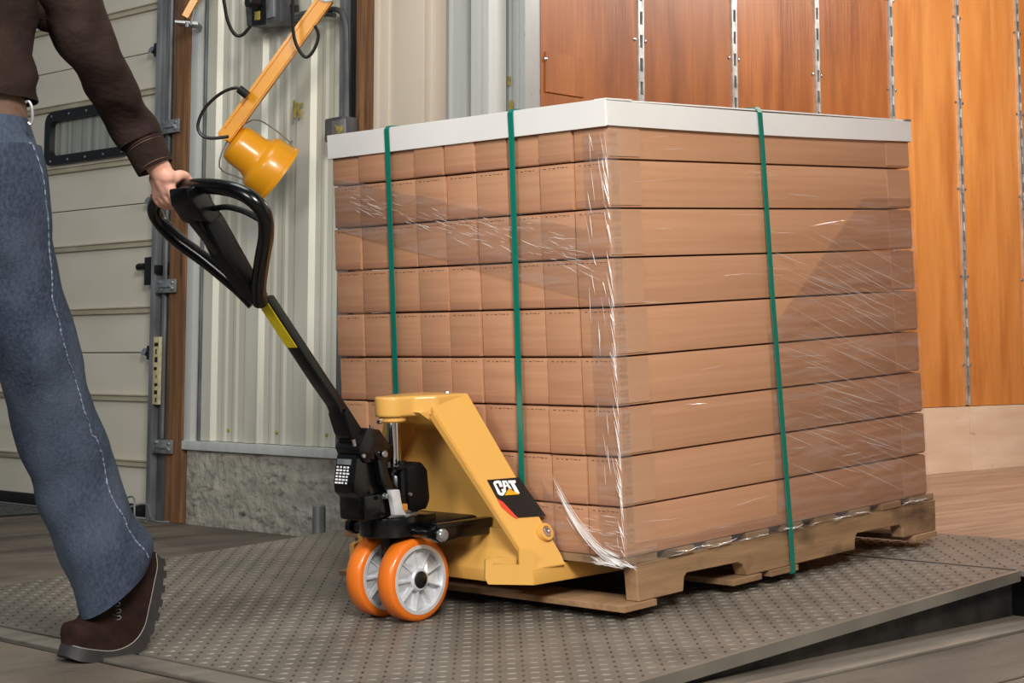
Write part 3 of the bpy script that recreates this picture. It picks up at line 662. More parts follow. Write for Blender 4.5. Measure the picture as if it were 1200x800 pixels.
# side legs of the frame (slanted, wide at the foot): corners at top and foot, x front/back
TF, TB = (-.195, .425, .315), (-.078, .425, .386)
def leg(s):
    def Y(y): return y if s < 0 else 2*yc-y
    bm = BM()
    # outer face corners: top front, top back, foot back, foot front
    def PY_(x, z): return .425-.121*(x+.205)+.5597*(z-.36)
    o = [(x, Y(PY_(x, z)), z) for x, z in ((-.207, .352), (-.205, .362), (-.085, .386), (-.010, -.004), (-.010, -.028), (-.112, -.028))]
    inn = [(x+.002, y+(.011 if s < 0 else -.011), z-.004) for x, y, z in o]
    A = [bm.verts.new(p) for p in o]; B = [bm.verts.new(p) for p in inn]
    bm.faces.new(A); bm.faces.new(B[::-1])
    for i in range(6): bm.faces.new((A[(i+1) % 6], A[i], B[i], B[(i+1) % 6]))
    bmesh.ops.recalc_face_normals(bm, faces=bm.faces[:])
    bmesh.ops.bevel(bm, geom=bm.edges[:], offset=.002, segments=2, affect='EDGES')
    # front flange turned inwards
    q = [(-.207, Y(.424), .345), (-.207, Y(.436), .335), (-.113, Y(.213), -.022), (-.113, Y(.201), -.022)]
    slab(bm, q, (1, 0, .1), .012)
    L = obj('frame_leg', bm, M['yellow'], J, F=FL, ang=25)
    # eyelet boss at the back edge
    bm = BM(); c = (-.036, Y(.222), .050)
    nn = (0, -1 if s < 0 else 1, .45)
    lathe(bm, [(.0, -.008), (.0215, -.008), (.0215, .005), (.014, .0065), (.0125, .001), (0, .001)], c, nn, 24); e_ = obj('eyelet', bm, M['yellow'], L, F=FL)
    bm = BM(); lathe(bm, [(.0118, .001), (.0118, .006), (.008, .0066), (.008, .002), (0, .002)], c, nn, 16); tube(bm, [(c[0]-.006, c[1]-.008 if s < 0 else c[1]+.008, c[2]+.003), (c[0]+.005, c[1]-.008 if s < 0 else c[1]+.008, c[2]-.003)], .002, 6); obj('rivet', bm, M['chrome'], L, F=FL)
    return L
tf = (-.205, .425, .360); tb = (-.085, .425, .386)
leg(-1); leg(1)
# sticker on the near leg. local (s,t): s along slope, t front -> back
tfv, tbv, ffv = map(Vector, (tf, (-.085, .4245-.0+.0001+.0005*0, .386), (-.112, .200, -.022)))
nrm = (ffv-tfv).cross(tbv-tfv).normalized()
if nrm.y > 0: nrm = -nrm
def onleg(x, z, off):
    # point of the outer leg plane having load-frame x and z
    # plane: nrm . (p - tfv) = 0 -> solve y
    y = tfv.y-(nrm.x*(x-tfv.x)+nrm.z*(z-tfv.z))/nrm.y
    return Vector((x, y, z))+nrm*off
def stick(name, pts, off, m, par):
    bm = BM(); vs = [onleg(x, z, off) for x, z in pts]; slab(bm, vs, -nrm, .0012); return obj(name, bm, m, par, F=FL, smooth=False)
st_ = stick('sticker', [(-0.1363, 0.1809), (-0.0395, 0.1776), (-0.0084, 0.0837), (-0.0912, 0.0883), (-0.1303, 0.1397)], .0014, M['sticker_black'], J)
st_['label'] = 'black rectangular logo sticker with white letters'
stick('stripe', [(-0.1304, 0.1367), (-0.1178, 0.1271), (-0.094, 0.0874), (-0.0999, 0.0872), (-0.1116, 0.0971), (-0.1276, 0.1178)], .0022, M['sticker_red'], st_)
for P in ([(-0.1228, 0.172), (-0.1173, 0.1758), (-0.1043, 0.1763), (-0.0987, 0.174), (-0.0995, 0.1609), (-0.1082, 0.1609), (-0.1076, 0.1696), (-0.1133, 0.1705), (-0.1164, 0.1679), (-0.1129, 0.1483), (-0.1088, 0.1474), (-0.1068, 0.1503), (-0.1077, 0.1557), (-0.0997, 0.1563), (-0.0996, 0.1496), (-0.1039, 0.1439), (-0.1111, 0.1412), (-0.1183, 0.1428), (-0.1219, 0.1466)], [(-0.1012, 0.1463), (-0.0942, 0.1745), (-0.0866, 0.174), (-0.0902, 0.1635), (-0.0848, 0.1635), (-0.0848, 0.1607), (-0.0916, 0.1593), (-0.0963, 0.1492)], [(-0.0866, 0.174), (-0.0815, 0.1737), (-0.0761, 0.1521), (-0.0842, 0.1563), (-0.0848, 0.1607)], [(-0.0771, 0.1733), (-0.0546, 0.1718), (-0.0563, 0.1658), (-0.0618, 0.166), (-0.0579, 0.141), (-0.0654, 0.1423), (-0.0699, 0.1466), (-0.0727, 0.1665), (-0.0777, 0.1667)]): stick('letter', P, .0022, M['sticker_white'], st_)
stick('triangle', [(-0.105, 0.1411), (-0.0851, 0.1548), (-0.0607, 0.139)], .0030, M['sticker_gold'], st_)
# crown plate over the pump ram
def crown_pts(g=0):
    pts = [(-.080, .425-g), (-.190, .425-g), (-.235, .462-g)]
    for k in range(9):
        t = math.radians(250-k*(140/8)); pts.append((-.262+(.044+g)*math.cos(t), yc+(.044+g)*math.sin(t)*1.0))
    # mirror order: near side first (y small) -> nose -> far side
    pts = pts[:3]+sorted(pts[3:], key=lambda p: p[1])+[(-.235, 2*yc-.462+g), (-.190, 2*yc-.425+g), (-.080, 2*yc-.425+g)]
    return pts
bm = BM(); prism(bm, crown_pts(), .338, .388, 'z', .009, 4)
for v in bm.verts: v.co.z += (v.co.x+.19)*-.02
obj('crown_plate', bm, M['yellow'], J, F=FL)
bm = BM(); lathe(bm, [(0, 0), (.030, 0), (.034, .004), (.034, .03), (0, .03)], (-.262, yc, .326), (0, 0, 1), 24); obj('ram_socket', bm, M['yellow'], J, F=FL)
P2('crown_gusset', [(-.24, .350), (-.08, .352), (-.098, .29), (-.19, .318)], .44, .578, M['yellow'], .004)
bm = BM(); lathe(bm, [(0, .006), (.007, .004), (.008, 0)], (-.13, .45, .389), (0, 0, 1), 12); lathe(bm, [(0, .014), (.006, .012), (.007, 0)], (-.315, .492, .333), (-1, -.2, 0), 12); obj('screw', bm, M['chrome'], J, F=FL)
# bulkhead between the legs and lower cross plate
bm = BM(); slab(bm, [(-.088, .438, .352), (-.088, .580, .352), (-.088, .766, .055), (-.088, .252, .055)], (1, 0, 0), .008); obj('bulkhead', bm, M['yellow'], J, F=FL)
bm = BM(); prism(bm, [(-.10, .062), (-.10, .010), (-.125, -.035), (-.118, -.068), (-.06, -.068), (-.06, .062)], .250, .768, 'y', .006); obj('cross_plate', bm, M['yellow'], J, F=FL)
bm = BM(); lathe(bm, [(0, .002), (.006, .002), (.006, 0)], (-.103, .40, .045), (-1, 0, 0), 10); obj('plug', bm, M['black'], J, F=FL)
for s in (-1, 1):      # hooked heel brackets reaching forward from the feet of the legs
    A_ = Vector((-.108, .197, 0)); B_ = Vector((-.205, .262, 0)); d_ = B_-A_
    prof_ = [(0, -.064), (0, .018), (.30, .022), (.30, -.014), (.86, -.008), (.62, .006), (1.0, .004), (1.02, -.040), (.96, -.054)]
    fq = [A_+d_*u_+Vector((0, 0, z_)) for u_, z_ in prof_]
    if s > 0: fq = [Vector((p.x, 2*yc-p.y, p.z)) for p in fq]
    bm = BM(); slab(bm, fq, (.55, .83 if s < 0 else -.83, 0), .012); obj('heel_bracket', bm, M['yellow'], J, F=FL, smooth=False)
# lifting links
for y in (.350, .650):
    bm = BM(); prism(bm, [(-.292, .080), (-.272, .090), (-.093, .086), (-.092, .046), (-.272, .046), (-.295, .058)], y, y+.018, 'y', .003); box(bm, -.28, y-.004, .078, -.093, y+.022, .086, .002); obj('lift_link', bm, M['black'], J, F=FL)
bm = BM(); tube(bm, [(-.276, .335, .066), (-.276, .640, .066)], .012, 16); obj('link_shaft', bm, M['black'], J, F=FL)
bm = BM(); lathe(bm, [(0, .012), (.013, .011), (.0155, .007), (.0155, 0)], (-.276, .336, .066), (0, -1, 0), 24); obj('link_bolt', bm, M['zinc'], J, F=FL)
bm = BM(); box(bm, -.22, .40, .050, -.092, .62, .088, .008); obj('link_cover', bm, M['satin'], J, F=FL)
# steer head
bm = BM(); cp_ = [(-.20, yc-.078), (-.20, yc+.078)]+[(-.275+.082*math.cos(math.radians(a)), yc+.082*math.sin(math.radians(a))) for a in range(80, 281, 10)]
prism(bm, cp_, .056, .104, 'z', .006); hd = obj('steer_frame', bm, M['black'], J, F=FL)
bm = BM(); box(bm, -.30, .492, -.075, -.235, .526, .062, .004); obj('axle_carrier', bm, M['black'], hd, F=FL)
bm = BM(); lathe(bm, [(0, 0), (.066, 0), (.066, .006), (.052, .008), (.052, .013), (0, .013)], (-.275, yc, .104), (0, 0, 1), 40); obj('turntable', bm, M['zinc'], J, F=FL)
bm = BM(); tube(bm, [(-.265, .432, -.048), (-.265, .586, -.048)], .010, 12); obj('axle', bm, M['zinc'], J, F=FL)
def wheel(y):
    c = Vector((-.265, y, -.048)); w = .026
    bm = BM(); lathe(bm, [(.082, -w), (.092, -w), (.0985, -w+.006), (.0992, 0), (.0985, w-.006), (.092, w), (.082, w), (.082, -w)], c, (0, 1, 0), 64); wh = obj('wheel_tread', bm, M['orange'], J, F=FL, ang=50)
    bm = BM(); lathe(bm, [(.074, -w-.001), (.0825, -w-.001), (.0825, w+.001), (.074, w+.001), (.072, .004), (.074, -w-.001)], c, (0, 1, 0), 64)
    lathe(bm, [(0, -.004), (.076, -.007), (.076, .007), (0, .004)], c, (0, 1, 0), 48)
    lathe(bm, [(0, -w), (.024, -w), (.027, -w+.003), (.029, -.004), (.029, .004), (.027, w-.003), (.024, w), (0, w)], c, (0, 1, 0), 32)
    obj('wheel_rim', bm, M['hub'], wh, F=FL)
    bm = BM()
    for k in range(9):
        a = 2*math.pi*k/9+.35
        for s in (-1, 1):
            r0, r1 = .024, .076; d = Vector((math.cos(a), 0, math.sin(a))); t_ = Vector((-math.sin(a), 0, math.cos(a)))
            P = [c+d*r0+t_*.0016+Vector((0, s*.004, 0)), c+d*r1+t_*.0014+Vector((0, s*.004, 0)), c+d*r1-t_*.0014+Vector((0, s*.004, 0)), c+d*r0-t_*.0016+Vector((0, s*.004, 0)),
                 c+d*r0+t_*.0016+Vector((0, s*(w-.004), 0)), c+d*r1+t_*.0012+Vector((0, s*(w-.004), 0)), c+d*r1-t_*.0012+Vector((0, s*(w-.004), 0)), c+d*r0-t_*.0016+Vector((0, s*(w-.004), 0))]
            hexa(bm, P)
            # twisted web: one sloping facet between ribs
            a2 = a+.60; d2 = Vector((math.cos(a2), 0, math.sin(a2)))
            q = [c+d*.029+Vector((0, s*(w-.006), 0)), c+d*.075+Vector((0, s*(w-.010), 0)), c+d2*.075+Vector((0, s*.005, 0)), c+d2*.029+Vector((0, s*.005, 0))]
            slab(bm, q, (0, -s, 0), .004)
    obj('spoke', bm, M['hub'], wh, F=FL, smooth=False)
    for s in (-1, 1):
        bm = BM(); lathe(bm, [(0, w+.007), (.014, w+.006), (.020, w+.002), (.0215, w-.006), (0, w-.006)], c, (0, s, 0), 28); obj('hub_cap', bm, M['plastic'], wh, F=FL)
wheel(.4515); wheel(.5665)
# pump unit
bm = BM(); tube(bm, [(-.262, yc, .11), (-.262, yc, .335)], .0165, 28); obj('lift_ram', bm, M['chrome'], J, F=FL)
bm = BM(); lathe(bm, [(0, .0), (.034, 0), (.034, .075), (.028, .085), (.026, .10), (0, .10)], (-.262, yc, .118), (0, 0, 1), 28); obj('pump_cylinder', bm, M['black'], J, F=FL)
P2('oil_tank', [(-0.2739, 0.2183), (-0.2508, 0.2304), (-0.2198, 0.2273), (-0.2036, 0.207), (-0.1986, 0.1359), (-0.2113, 0.1104), (-0.2705, 0.1133)], .45, .575, M['satin'], .012, J)
P2('pump_housing', [(-.412, .262), (-.350, .255), (-.330, .20), (-.332, .128), (-.405, .128), (-.410, .160), (-.424, .172), (-.426, .196)], .474, .548, M['black'], .004)
bm = BM(); box(bm, -.405, .462, .104, -.262, .556, .165, .010); obj('pump_base', bm, M['black'], J, F=FL)
P2('pump_lever', [(-0.3656, 0.2474), (-0.3414, 0.241), (-0.3269, 0.1988), (-0.2796, 0.1425), (-0.2918, 0.1214), (-0.3215, 0.1371), (-0.3573, 0.1918)], .452, .47, M['black'], .003)
P2('release_bracket', [(-0.3414, 0.1728), (-0.3139, 0.1718), (-0.3051, 0.124), (-0.292, 0.1082), (-0.3305, 0.1128), (-0.3347, 0.1396)], .436, .452, M['hub'], .002)
bm = BM(); a_, b_ = [(-0.3547, 0.1602), (-0.3451, 0.1308)]; lathe(bm, [(0, .012), (.006, .010), (.008, 0)], (a_[0], .445, a_[1]), (0, -1, 0), 12); obj('pin', bm, M['zinc'], J, F=FL)
bm = BM(); p_, = [(-0.2693, 0.1547)]; lathe(bm, [(0, .006), (.004, .006), (.005, 0)], (p_[0], .45, p_[1]), (0, -1, 0), 12); obj('tank_screw', bm, M['zinc'], J, F=FL)
bm = BM(); tube(bm, [(-.275, .468, .125), (-.275, .468, .235)], .010, 12); box(bm, -.30, .455, .215, -.25, .47, .225, .002); obj('valve_rod', bm, M['satin'], J, F=FL)
bm = BM(); box(bm, -.31, .44, .118, -.285, .458, .135, .003); obj('brass_fitting', bm, M['panel_wood_light'], J, F=FL)
# data label: silver bar and rows of small marks
f = lambda u, v: Vector((-.4275+.0125*max(0, (v-.0)), .541-.050*u, .193+.058*v))
bm = BM(); slab(bm, [f(0, .78), f(1, .78), f(1, 1), f(0, 1)], (-1, 0, .2), .0012); dl = obj('data_label', bm, M['galv'], J, F=FL, smooth=False)
bm = BM(); rr = random.Random(2)
for i in range(6):
    for k in range(4):
        u0 = (k+.1)/4; u1 = (k+.5+rr.random()*.35)/4; v0 = (i+.1)/8; v1 = (i+.65)/8
        slab(bm, [f(u0, v0), f(u1, v0), f(u1, v1), f(u0, v1)], (-1, 0, .2), .0012)
obj('label_print', bm, M['sticker_white'], dl, F=FL, smooth=False, kind='stuff')
# handle shaft, yoke and grip loop
P2('yoke', [(-0.3822, 0.3238), (-0.3444, 0.3165), (-0.3314, 0.3011), (-0.3079, 0.2723), (-0.3033, 0.2534), (-0.3124, 0.2359), (-0.3291, 0.2334), (-0.3504, 0.2457), (-0.3634, 0.2592)]+[(-0.3601, 0.2384), (-0.3924, 0.2416), (-0.4077, 0.2614), (-0.415, 0.2783)], .466, .552, M['black'], .004)
bm = BM(); p_, = [(-0.3358, 0.2571)]; lathe(bm, [(0, .005), (.007, .005), (.0085, .003), (.0085, 0)], (p_[0], .462, p_[1]), (0, -1, 0), 20); p2, = [(-0.4035, 0.2596)]; lathe(bm, [(0, .005), (.005, .005), (.005, 0)], (p2[0], .462, p2[1]), (0, -1, 0), 6); obj('yoke_bolt', bm, M['zinc'], J, F=FL)
bm = BM()
for px in [(-0.3612, 0.3196), (-0.4165, 0.29)]: tube(bm, [(px[0], .474, px[1]-.006), (px[0]-.004, .474, px[1]+.010)], .005, 6)
obj('yoke_screw', bm, M['chrome'], J, F=FL)
sh = P2('handle_shaft', [(-0.6589, 0.6416), (-0.6363, 0.6507), (-0.4685, 0.4333), (-0.4207, 0.3733), (-0.3801, 0.3193), (-0.4056, 0.2911), (-0.4264, 0.3051), (-0.438, 0.3424), (-0.455, 0.38), (-0.4974, 0.4313)], .487, .531, M['black'], .004)
P2('shaft_sleeve', [(-0.4422, 0.3611), (-0.4285, 0.3721), (-0.3829, 0.3116), (-0.4081, 0.2876), (-0.4257, 0.3134)], .478, .540, M['satin'], .002)
# yellow warning label on the under face of the shaft
(a0, c0), (a1, c1) = [(-0.673, 0.6265), (-0.5859, 0.5252)]
bm = BM(); d_ = Vector((a1-a0, 0, c1-c0)); n_ = Vector((-.76, 0, -.65))
s0, s1 = [(-0.6589, 0.6416), (-0.4974, 0.4313)]
S0 = Vector((s0[0], .490, s0[1])); S1 = Vector((s1[0], .490, s1[1])); dd = (S1-S0); nn_ = Vector((dd.z, 0, -dd.x)).normalized(); nn_ = nn_ if nn_.x < 0 else -nn_
A_ = S0+dd*.02; B_ = S0+dd*.55; w_ = Vector((0, .038, 0))
slab(bm, [A_+nn_*.0002, B_+nn_*.0002, B_+w_+nn_*.0002, A_+w_+nn_*.0002], nn_, .0012); obj('warning_label', bm, M['sticker_yellow'], sh, F=FL, smooth=False)
bm = BM(); A2_ = S0+dd*.0; B2_ = S0+dd*.02; slab(bm, [A2_+nn_*.0002, B2_+nn_*.0002, B2_+w_+nn_*.0002, A2_+w_+nn_*.0002], nn_, .0010)
obj('label_header', bm, M['sticker_black'], sh, F=FL, smooth=False)
half = [(-.668, .012, .632), (-.692, .038, .670), (-.728, .100, .730), (-.765, .165, .785), (-.792, .194, .827), (-.814, .188, .857), (-.829, .150, .880), (-.838, .085, .894), (-.842, 0, .900)]
pts = [(x, yc-d, z) for x, d, z in half]+[(x, yc+d, z) for x, d, z in half[-2::-1]]
sp = smooth_path(pts, 6)
bm = BM(); tube(bm, sp, .0178, 18); gl_ = obj('grip_loop', bm, M['black'], J, F=FL)
# head casting where the shaft passes through the loop
P2('head_casting', [(-0.6808, 0.6387), (-0.6529, 0.6613), (-0.7656, 0.835), (-0.7931, 0.866), (-0.8059, 0.9045), (-0.8688, 0.9), (-0.872, 0.8732), (-0.8461, 0.816)], .497, .521, M['black'], .005)
P2('head_casting_rib', [(-0.6535, 0.6512), (-0.7213, 0.7349), (-0.776, 0.815), (-0.7989, 0.8343), (-0.8273, 0.8267), (-0.7785, 0.7418), (-0.6908, 0.6388)], .484, .534, M['satin'], .004)
P2('control_box', [(-0.8845, 0.8964), (-0.8314, 0.9008), (-0.8048, 0.8569), (-0.782, 0.8338), (-0.8179, 0.8147), (-0.8479, 0.8224), (-0.8765, 0.8604)], .475, .543, M['black'], .006)
bm = BM(); lv = [(-.800, .475, .850), (-.797, .44, .850), (-.790, .405, .842), (-.782, .375, .830), (-.772, .350, .815)]
tube(bm, smooth_path(lv, 5), .0115, 8, flat=.6); obj('trigger_lever', bm, M['satin'], J, F=FL)
# ---------------------------------------------------------------- dock lamp and wall fittings (world frame)
Rv = Vector((.698, -.716, 0)); Fh = Vector((.716, .698, 0)); Z = Vector((0, 0, 1))
(h0, h1, h2) = [Vector(p) for p in [(0.7579, 2.5788, 1.4436), (0.9182, 2.4404, 1.288), (0.7868, 2.5534, 1.4182)]]
ax = (h1-h0).normalized(); ax = (ax+Fh*.22).normalized()
lm = empty('dock_lamp', FW, h0, 'yellow swing-arm dock lamp with round bell head above the handle', 'lamp')
bm = BM(); lathe(bm, [(0, 0), (.05, .002), (.070, .012), (.077, .035), (.079, .095), (.086, .115), (.104, .128), (.112, .145), (.116, .205), (.123, .208), (.124, .220), (.112, .222), (.106, .19), (0, .16)], h0, ax, 40); hd = obj('lamp_head', bm, M['lampyellow'], lm, ang=30)
bm = BM()
for k in range(7): lathe(bm, [(.075+k*.0005, .03+k*.012), (.084, .032+k*.012), (.084, .036+k*.012), (.075, .038+k*.012)], h0, ax, 28)
bm.free()
bm = BM(); lathe(bm, [(0, .205), (.106, .205), (.106, .212), (0, .212)], h0, ax, 32); obj('lens', bm, M['glass'], hd)
u, w = basis(ax); pu = (Z-ax*Z.dot(ax)).normalized(); pv = ax.cross(pu)
bm = BM(); tube(bm, smooth_path([h0+ax*.19+pu*.125, h0+ax*.10+pu*.13, h0+ax*.02+pu*.11, h0-ax*.012, h0+ax*.02-pu*.11, h0+ax*.10-pu*.10, h0+ax*.13-pu*.092], 4), .006, 8, flat=.5); obj('yoke_bracket', bm, M['galv'], lm)
bm = BM(); tube(bm, [h0+ax*.19+pu*.118, h0+ax*.19+pu*.135], .010, 10); tube(bm, [h0+ax*.13-pu*.08, h0+ax*.13-pu*.10], .010, 10); obj('thumb_screw', bm, M['chrome'], lm)
a, b = [Vector(p) for p in [(0.7429, 2.5909, 1.4627), (0.9635, 2.2791, 1.9771)]]
bm = BM()
d = (b-a).normalized(); s_ = d.cross(Fh).normalized(); f_ = s_.cross(d)
hx = [a+s_*i*.029+f_*k*.022-d*.02 for i, k in ((-1, -1), (1, -1), (1, 1), (-1, 1))]+[b+s_*i*.029+f_*k*.022 for i, k in ((-1, -1), (1, -1), (1, 1), (-1, 1))]
hexa(bm, hx)
bmesh.ops.bevel(bm, geom=bm.edges[:], offset=.005, segments=2, affect='EDGES'); ar = obj('arm', bm, M['lampyellow'], lm)
bm = BM(); hx = [a+s_*i*.004+s_*.020+f_*k*.003-f_*.024+d*.02 for i, k in ((-1, -1), (1, -1), (1, 1), (-1, 1))]+[b+s_*i*.004+s_*.020+f_*k*.003-f_*.024-d*.02 for i, k in ((-1, -1), (1, -1), (1, 1), (-1, 1))]
hexa(bm, hx); obj('arm_seam', bm, M['lampyellow'], ar)
bm = BM(); lathe(bm, [(0, .012), (.034, .012), (.04, .006), (.04, 0)], b-f_*.022+Z*.015, -f_, 28); obj('joint_washer', bm, M['white_plastic'], lm)
bm = BM(); tube(bm, [b, (1.09, 2.44, 2.42)], .03, 8); box(bm, 1.06, 2.38, 2.28, 1.085, 2.50, 2.55, .004); obj('wall_mount', bm, M['lampyellow'], lm)
def cable(P, r, name, par=lm, label=None, cat=None, m='wire'):
    bm = BM(); tube(bm, smooth_path(P, 8), r, 8); return obj(name, bm, M[m], par, label=label, cat=cat)
cable([(0.7344, 2.4741, 1.6111), (0.7087, 2.4977, 1.6268), (0.6708, 2.5402, 1.6048), (0.6355, 2.5853, 1.5514), (0.6228, 2.6083, 1.4917), (0.6348, 2.6023, 1.454), (0.6623, 2.5762, 1.4414), (0.706, 2.5304, 1.4477)], .0062, 'cord')
cable([(0.8083, 2.2891, 2.007), (0.8139, 2.299, 1.9132), (0.8239, 2.3043, 1.8194), (0.8418, 2.2954, 1.763), (0.8639, 2.2774, 1.7349), (0.8814, 2.2548, 1.763), (0.8882, 2.2395, 1.8131), (0.8763, 2.2455, 1.8506)], .0062, 'cord')
bm = BM(); q = [(0.7118, 2.4809, 1.6222), (0.736, 2.4603, 1.5971)]; tube(bm, q, .016, 10); obj('cord_gland', bm, M['wire'], lm)
cable([(0.8568, 2.802, 2.0907), (0.873, 2.7992, 2.0077), (0.8879, 2.795, 1.9413), (0.9107, 2.78, 1.8916), (0.932, 2.7587, 1.8882), (0.9523, 2.7318, 1.9247)], .0068, 'power_cable', None, 'black power cable hanging in a loop left of the grey switch box', 'cable')
# switch box with rotary knob and conduits
sb = empty('switch_box', FW, (1.06, 2.87, 1.95), 'grey metal switch box with black rotary knob on the ribbed wall', 'switch box')
def wpoly(name, pts, x0, x1, m, par, bev=.003): 
    bm = BM(); prism(bm, pts, x0, x1, 'x', bev); return obj(name, bm, m, par)
wpoly('box_body', [(2.831, 2.106), (2.6077, 2.0867), (2.5934, 1.9292), (2.8098, 1.9372)], .99, 1.086, M['galv_dark'], sb, .006)
wpoly('face_plate', [(2.7745, 2.0794), (2.6926, 2.0743), (2.6833, 1.9268), (2.7649, 1.9308)], .982, .99, M['sticker_black'], sb, .001)
wpoly('cover', [(2.6763, 2.0719), (2.6333, 2.069), (2.6303, 1.9502), (2.6731, 1.9492)], .982, .99, M['galv'], sb, .001)
wpoly('label', [(2.745, 1.985), (2.7124, 1.984), (2.7114, 1.9498), (2.7441, 1.9508)], .979, .982, M['olive_mark'], sb, .0005)
bm = BM(); c, = [(2.7249, 2.018)]; lathe(bm, [(0, .05), (.022, .05), (.026, .04), (.026, 0)], (.982, c[0], c[1]), (-1, .15, 0), 20); obj('rotary_knob', bm, M['plastic'], sb)
wpoly('side_lug', [(2.6651, 2.0109), (2.5904, 2.0039), (2.5896, 1.9665), (2.6642, 1.9733)], 1.04, 1.08, M['plastic'], sb, .004)
cable([(1.055, a, b) for a, b in [(2.681, 1.9592), (2.5118, 1.96), (2.3834, 1.9557), (2.3177, 1.9401), (2.2871, 1.8998), (2.2758, 1.8133), (2.2685, 1.5205)]], .011, 'conduit', sb, m='galv_dark')
cable([(1.055, a, b) for a, b in [(2.6806, 1.9455), (2.5637, 1.9435), (2.4085, 1.9392), (2.3475, 1.9277)]], .010, 'conduit', sb, m='galv_dark')
ob = empty('outlet_box', FW, (1.07, 2.40, 1.42), 'small grey junction box on the wall just above the left corner of the carton load', 'junction box')
wpoly('box_body', [(2.3474, 1.5264), (2.2437, 1.5296), (2.2324, 1.4387), (2.3458, 1.4354)], 1.01, 1.086, M['galv_dark'], ob, .01)
wpoly('cover_plate', [(2.2964, 1.5123), (2.2229, 1.5151), (2.2168, 1.4443), (2.2951, 1.4415)], 1.004, 1.01, M['galv'], ob, .002)
wpoly('paint_mark', [(2.2791, 1.4973), (2.2494, 1.485), (2.23, 1.4896), (2.2345, 1.4709), (2.2539, 1.4566), (2.264, 1.4767)], 1.001, 1.004, M['olive_mark'], ob, .0003)
# second lamp arm entering at the top left
t = empty('lamp_arm', FW, (1.0, 3.2, 2.0), 'orange-yellow lamp arm on a steel bracket at the top left above the timber post', 'lamp arm')
a, b = [Vector(p) for p in [(0.9739, 3.1976, 2.0245), (1.028, 3.1131, 2.1988)]]
d = (b-a).normalized(); s_ = d.cross(Fh).normalized(); f_ = s_.cross(d); bm = BM()
hexa(bm, [a+s_*i*.014+f_*k*.022 for i, k in ((-1, -1), (1, -1), (1, 1), (-1, 1))]+[b+s_*i*.014+f_*k*.022 for i, k in ((-1, -1), (1, -1), (1, 1), (-1, 1))]); obj('arm', bm, M['lampyellow'], t)
q = [Vector(p) for p in [(0.9438, 3.2319, 2.0035), (1.0108, 3.165, 1.9931), (1.0045, 3.1686, 2.0105), (0.9843, 3.1881, 2.0175)]]
bm = BM(); slab(bm, [q[0], q[1], q[1]+Z*.012, q[0]+Z*.008], Fh, .10); tube(bm, [q[1]-Rv*.03, q[1]-Rv*.01+Z*.10], .006, 8); tube(bm, [q[0]+Rv*.05, q[0]+Rv*.05-Z*.02], .008, 8); obj('bracket', bm, M['galv'], t)
# ---------------------------------------------------------------- person pulling the truck (world frame)
pr = []
def cap_tubes(chains, vox, name):
    bm = BM()
    for ch in chains:
        P = [Vector(c[:3]) for c in ch]; rs = [c[3] for c in ch]
        k = 4; PP = smooth_path(P, k); RR = []
        for i in range(len(P)-1):
            for q in range(k): RR.append(rs[i]*(1-q/k)+rs[i+1]*q/k)
        RR.append(rs[-1]); tube(bm, PP, RR, 14)
        for e_, r in ((P[0], rs[0]), (P[-1], rs[-1])): bmesh.ops.create_icosphere(bm, subdivisions=2, radius=r*.985, matrix=Matrix.Translation(e_))
    me = bpy.data.meshes.new(name); bm.to_mesh(me); bm.free()
    o = bpy.data.objects.new(name, me); COL.objects.link(o)
    m = o.modifiers.new('r', 'REMESH'); m.mode = 'VOXEL'; m.voxel_size = vox
    s = o.modifiers.new('s', 'SMOOTH'); s.iterations = 3; s.factor = .6
    dg = bpy.context.evaluated_depsgraph_get(); me2 = bpy.data.meshes.new_from_object(o.evaluated_get(dg))
    bpy.data.objects.remove(o); return me2
def LP(x, y, z): return FL @ Vector((x, y, z))
# grip point on the loop: bar runs along y here
WR = Vector([(-0.9368, 0.5614, 1.0477)][0])
ls = Vector((-1.30, .53, 1.545)); le = Vector((-1.135, .515, 1.27))
hc = Vector((-1.45, .70, 1.775))
body = [
 [(-1.385, .69, 1.0, .10), (-1.39, .69, 1.15, .10), (-1.40, .69, 1.35, .11), (-1.41, .69, 1.44, .09)],
 [(-1.38, .63, 1.0, .08), (-1.38, .76, 1.0, .08)],
 [(-1.34, .60, 1.49, .05), (-1.43, .81, 1.49, .05)],
 [(-1.41, .69, 1.48, .07), (-1.425, .695, 1.60, .058), (-1.44, .70, 1.68, .062)],
 [(*ls, .043), (*[(-1.1387, 0.5145, 1.2731)][0], .042), (*[(-1.0585, 0.547, 1.1911)][0], .034), (*[(-0.9889, 0.561, 1.111)][0], .028), (*[(-0.9553, 0.562, 1.0714)][0], .0275), (*WR, .028)],
 [(-1.45, .85, 1.52, .043), (-1.56, .93, 1.28, .036), (-1.66, .925, 1.19, .032), (-1.79, .90, 1.115, .026)],
 [(-1.37, .61, .98, .07), (*[(-1.1661, 0.6584, 0.5782)][0], .06), (*[(-1.042, 0.7103, 0.3691)][0], .05), (*[(-0.9119, 0.7545, 0.169)][0], .036)],
 [(-1.40, .78, .98, .07), (-1.50, .775, .78, .065), (-1.60, .765, .55, .055), (-1.72, .75, .30, .05), (-1.84, .745, .07, .04)],
]
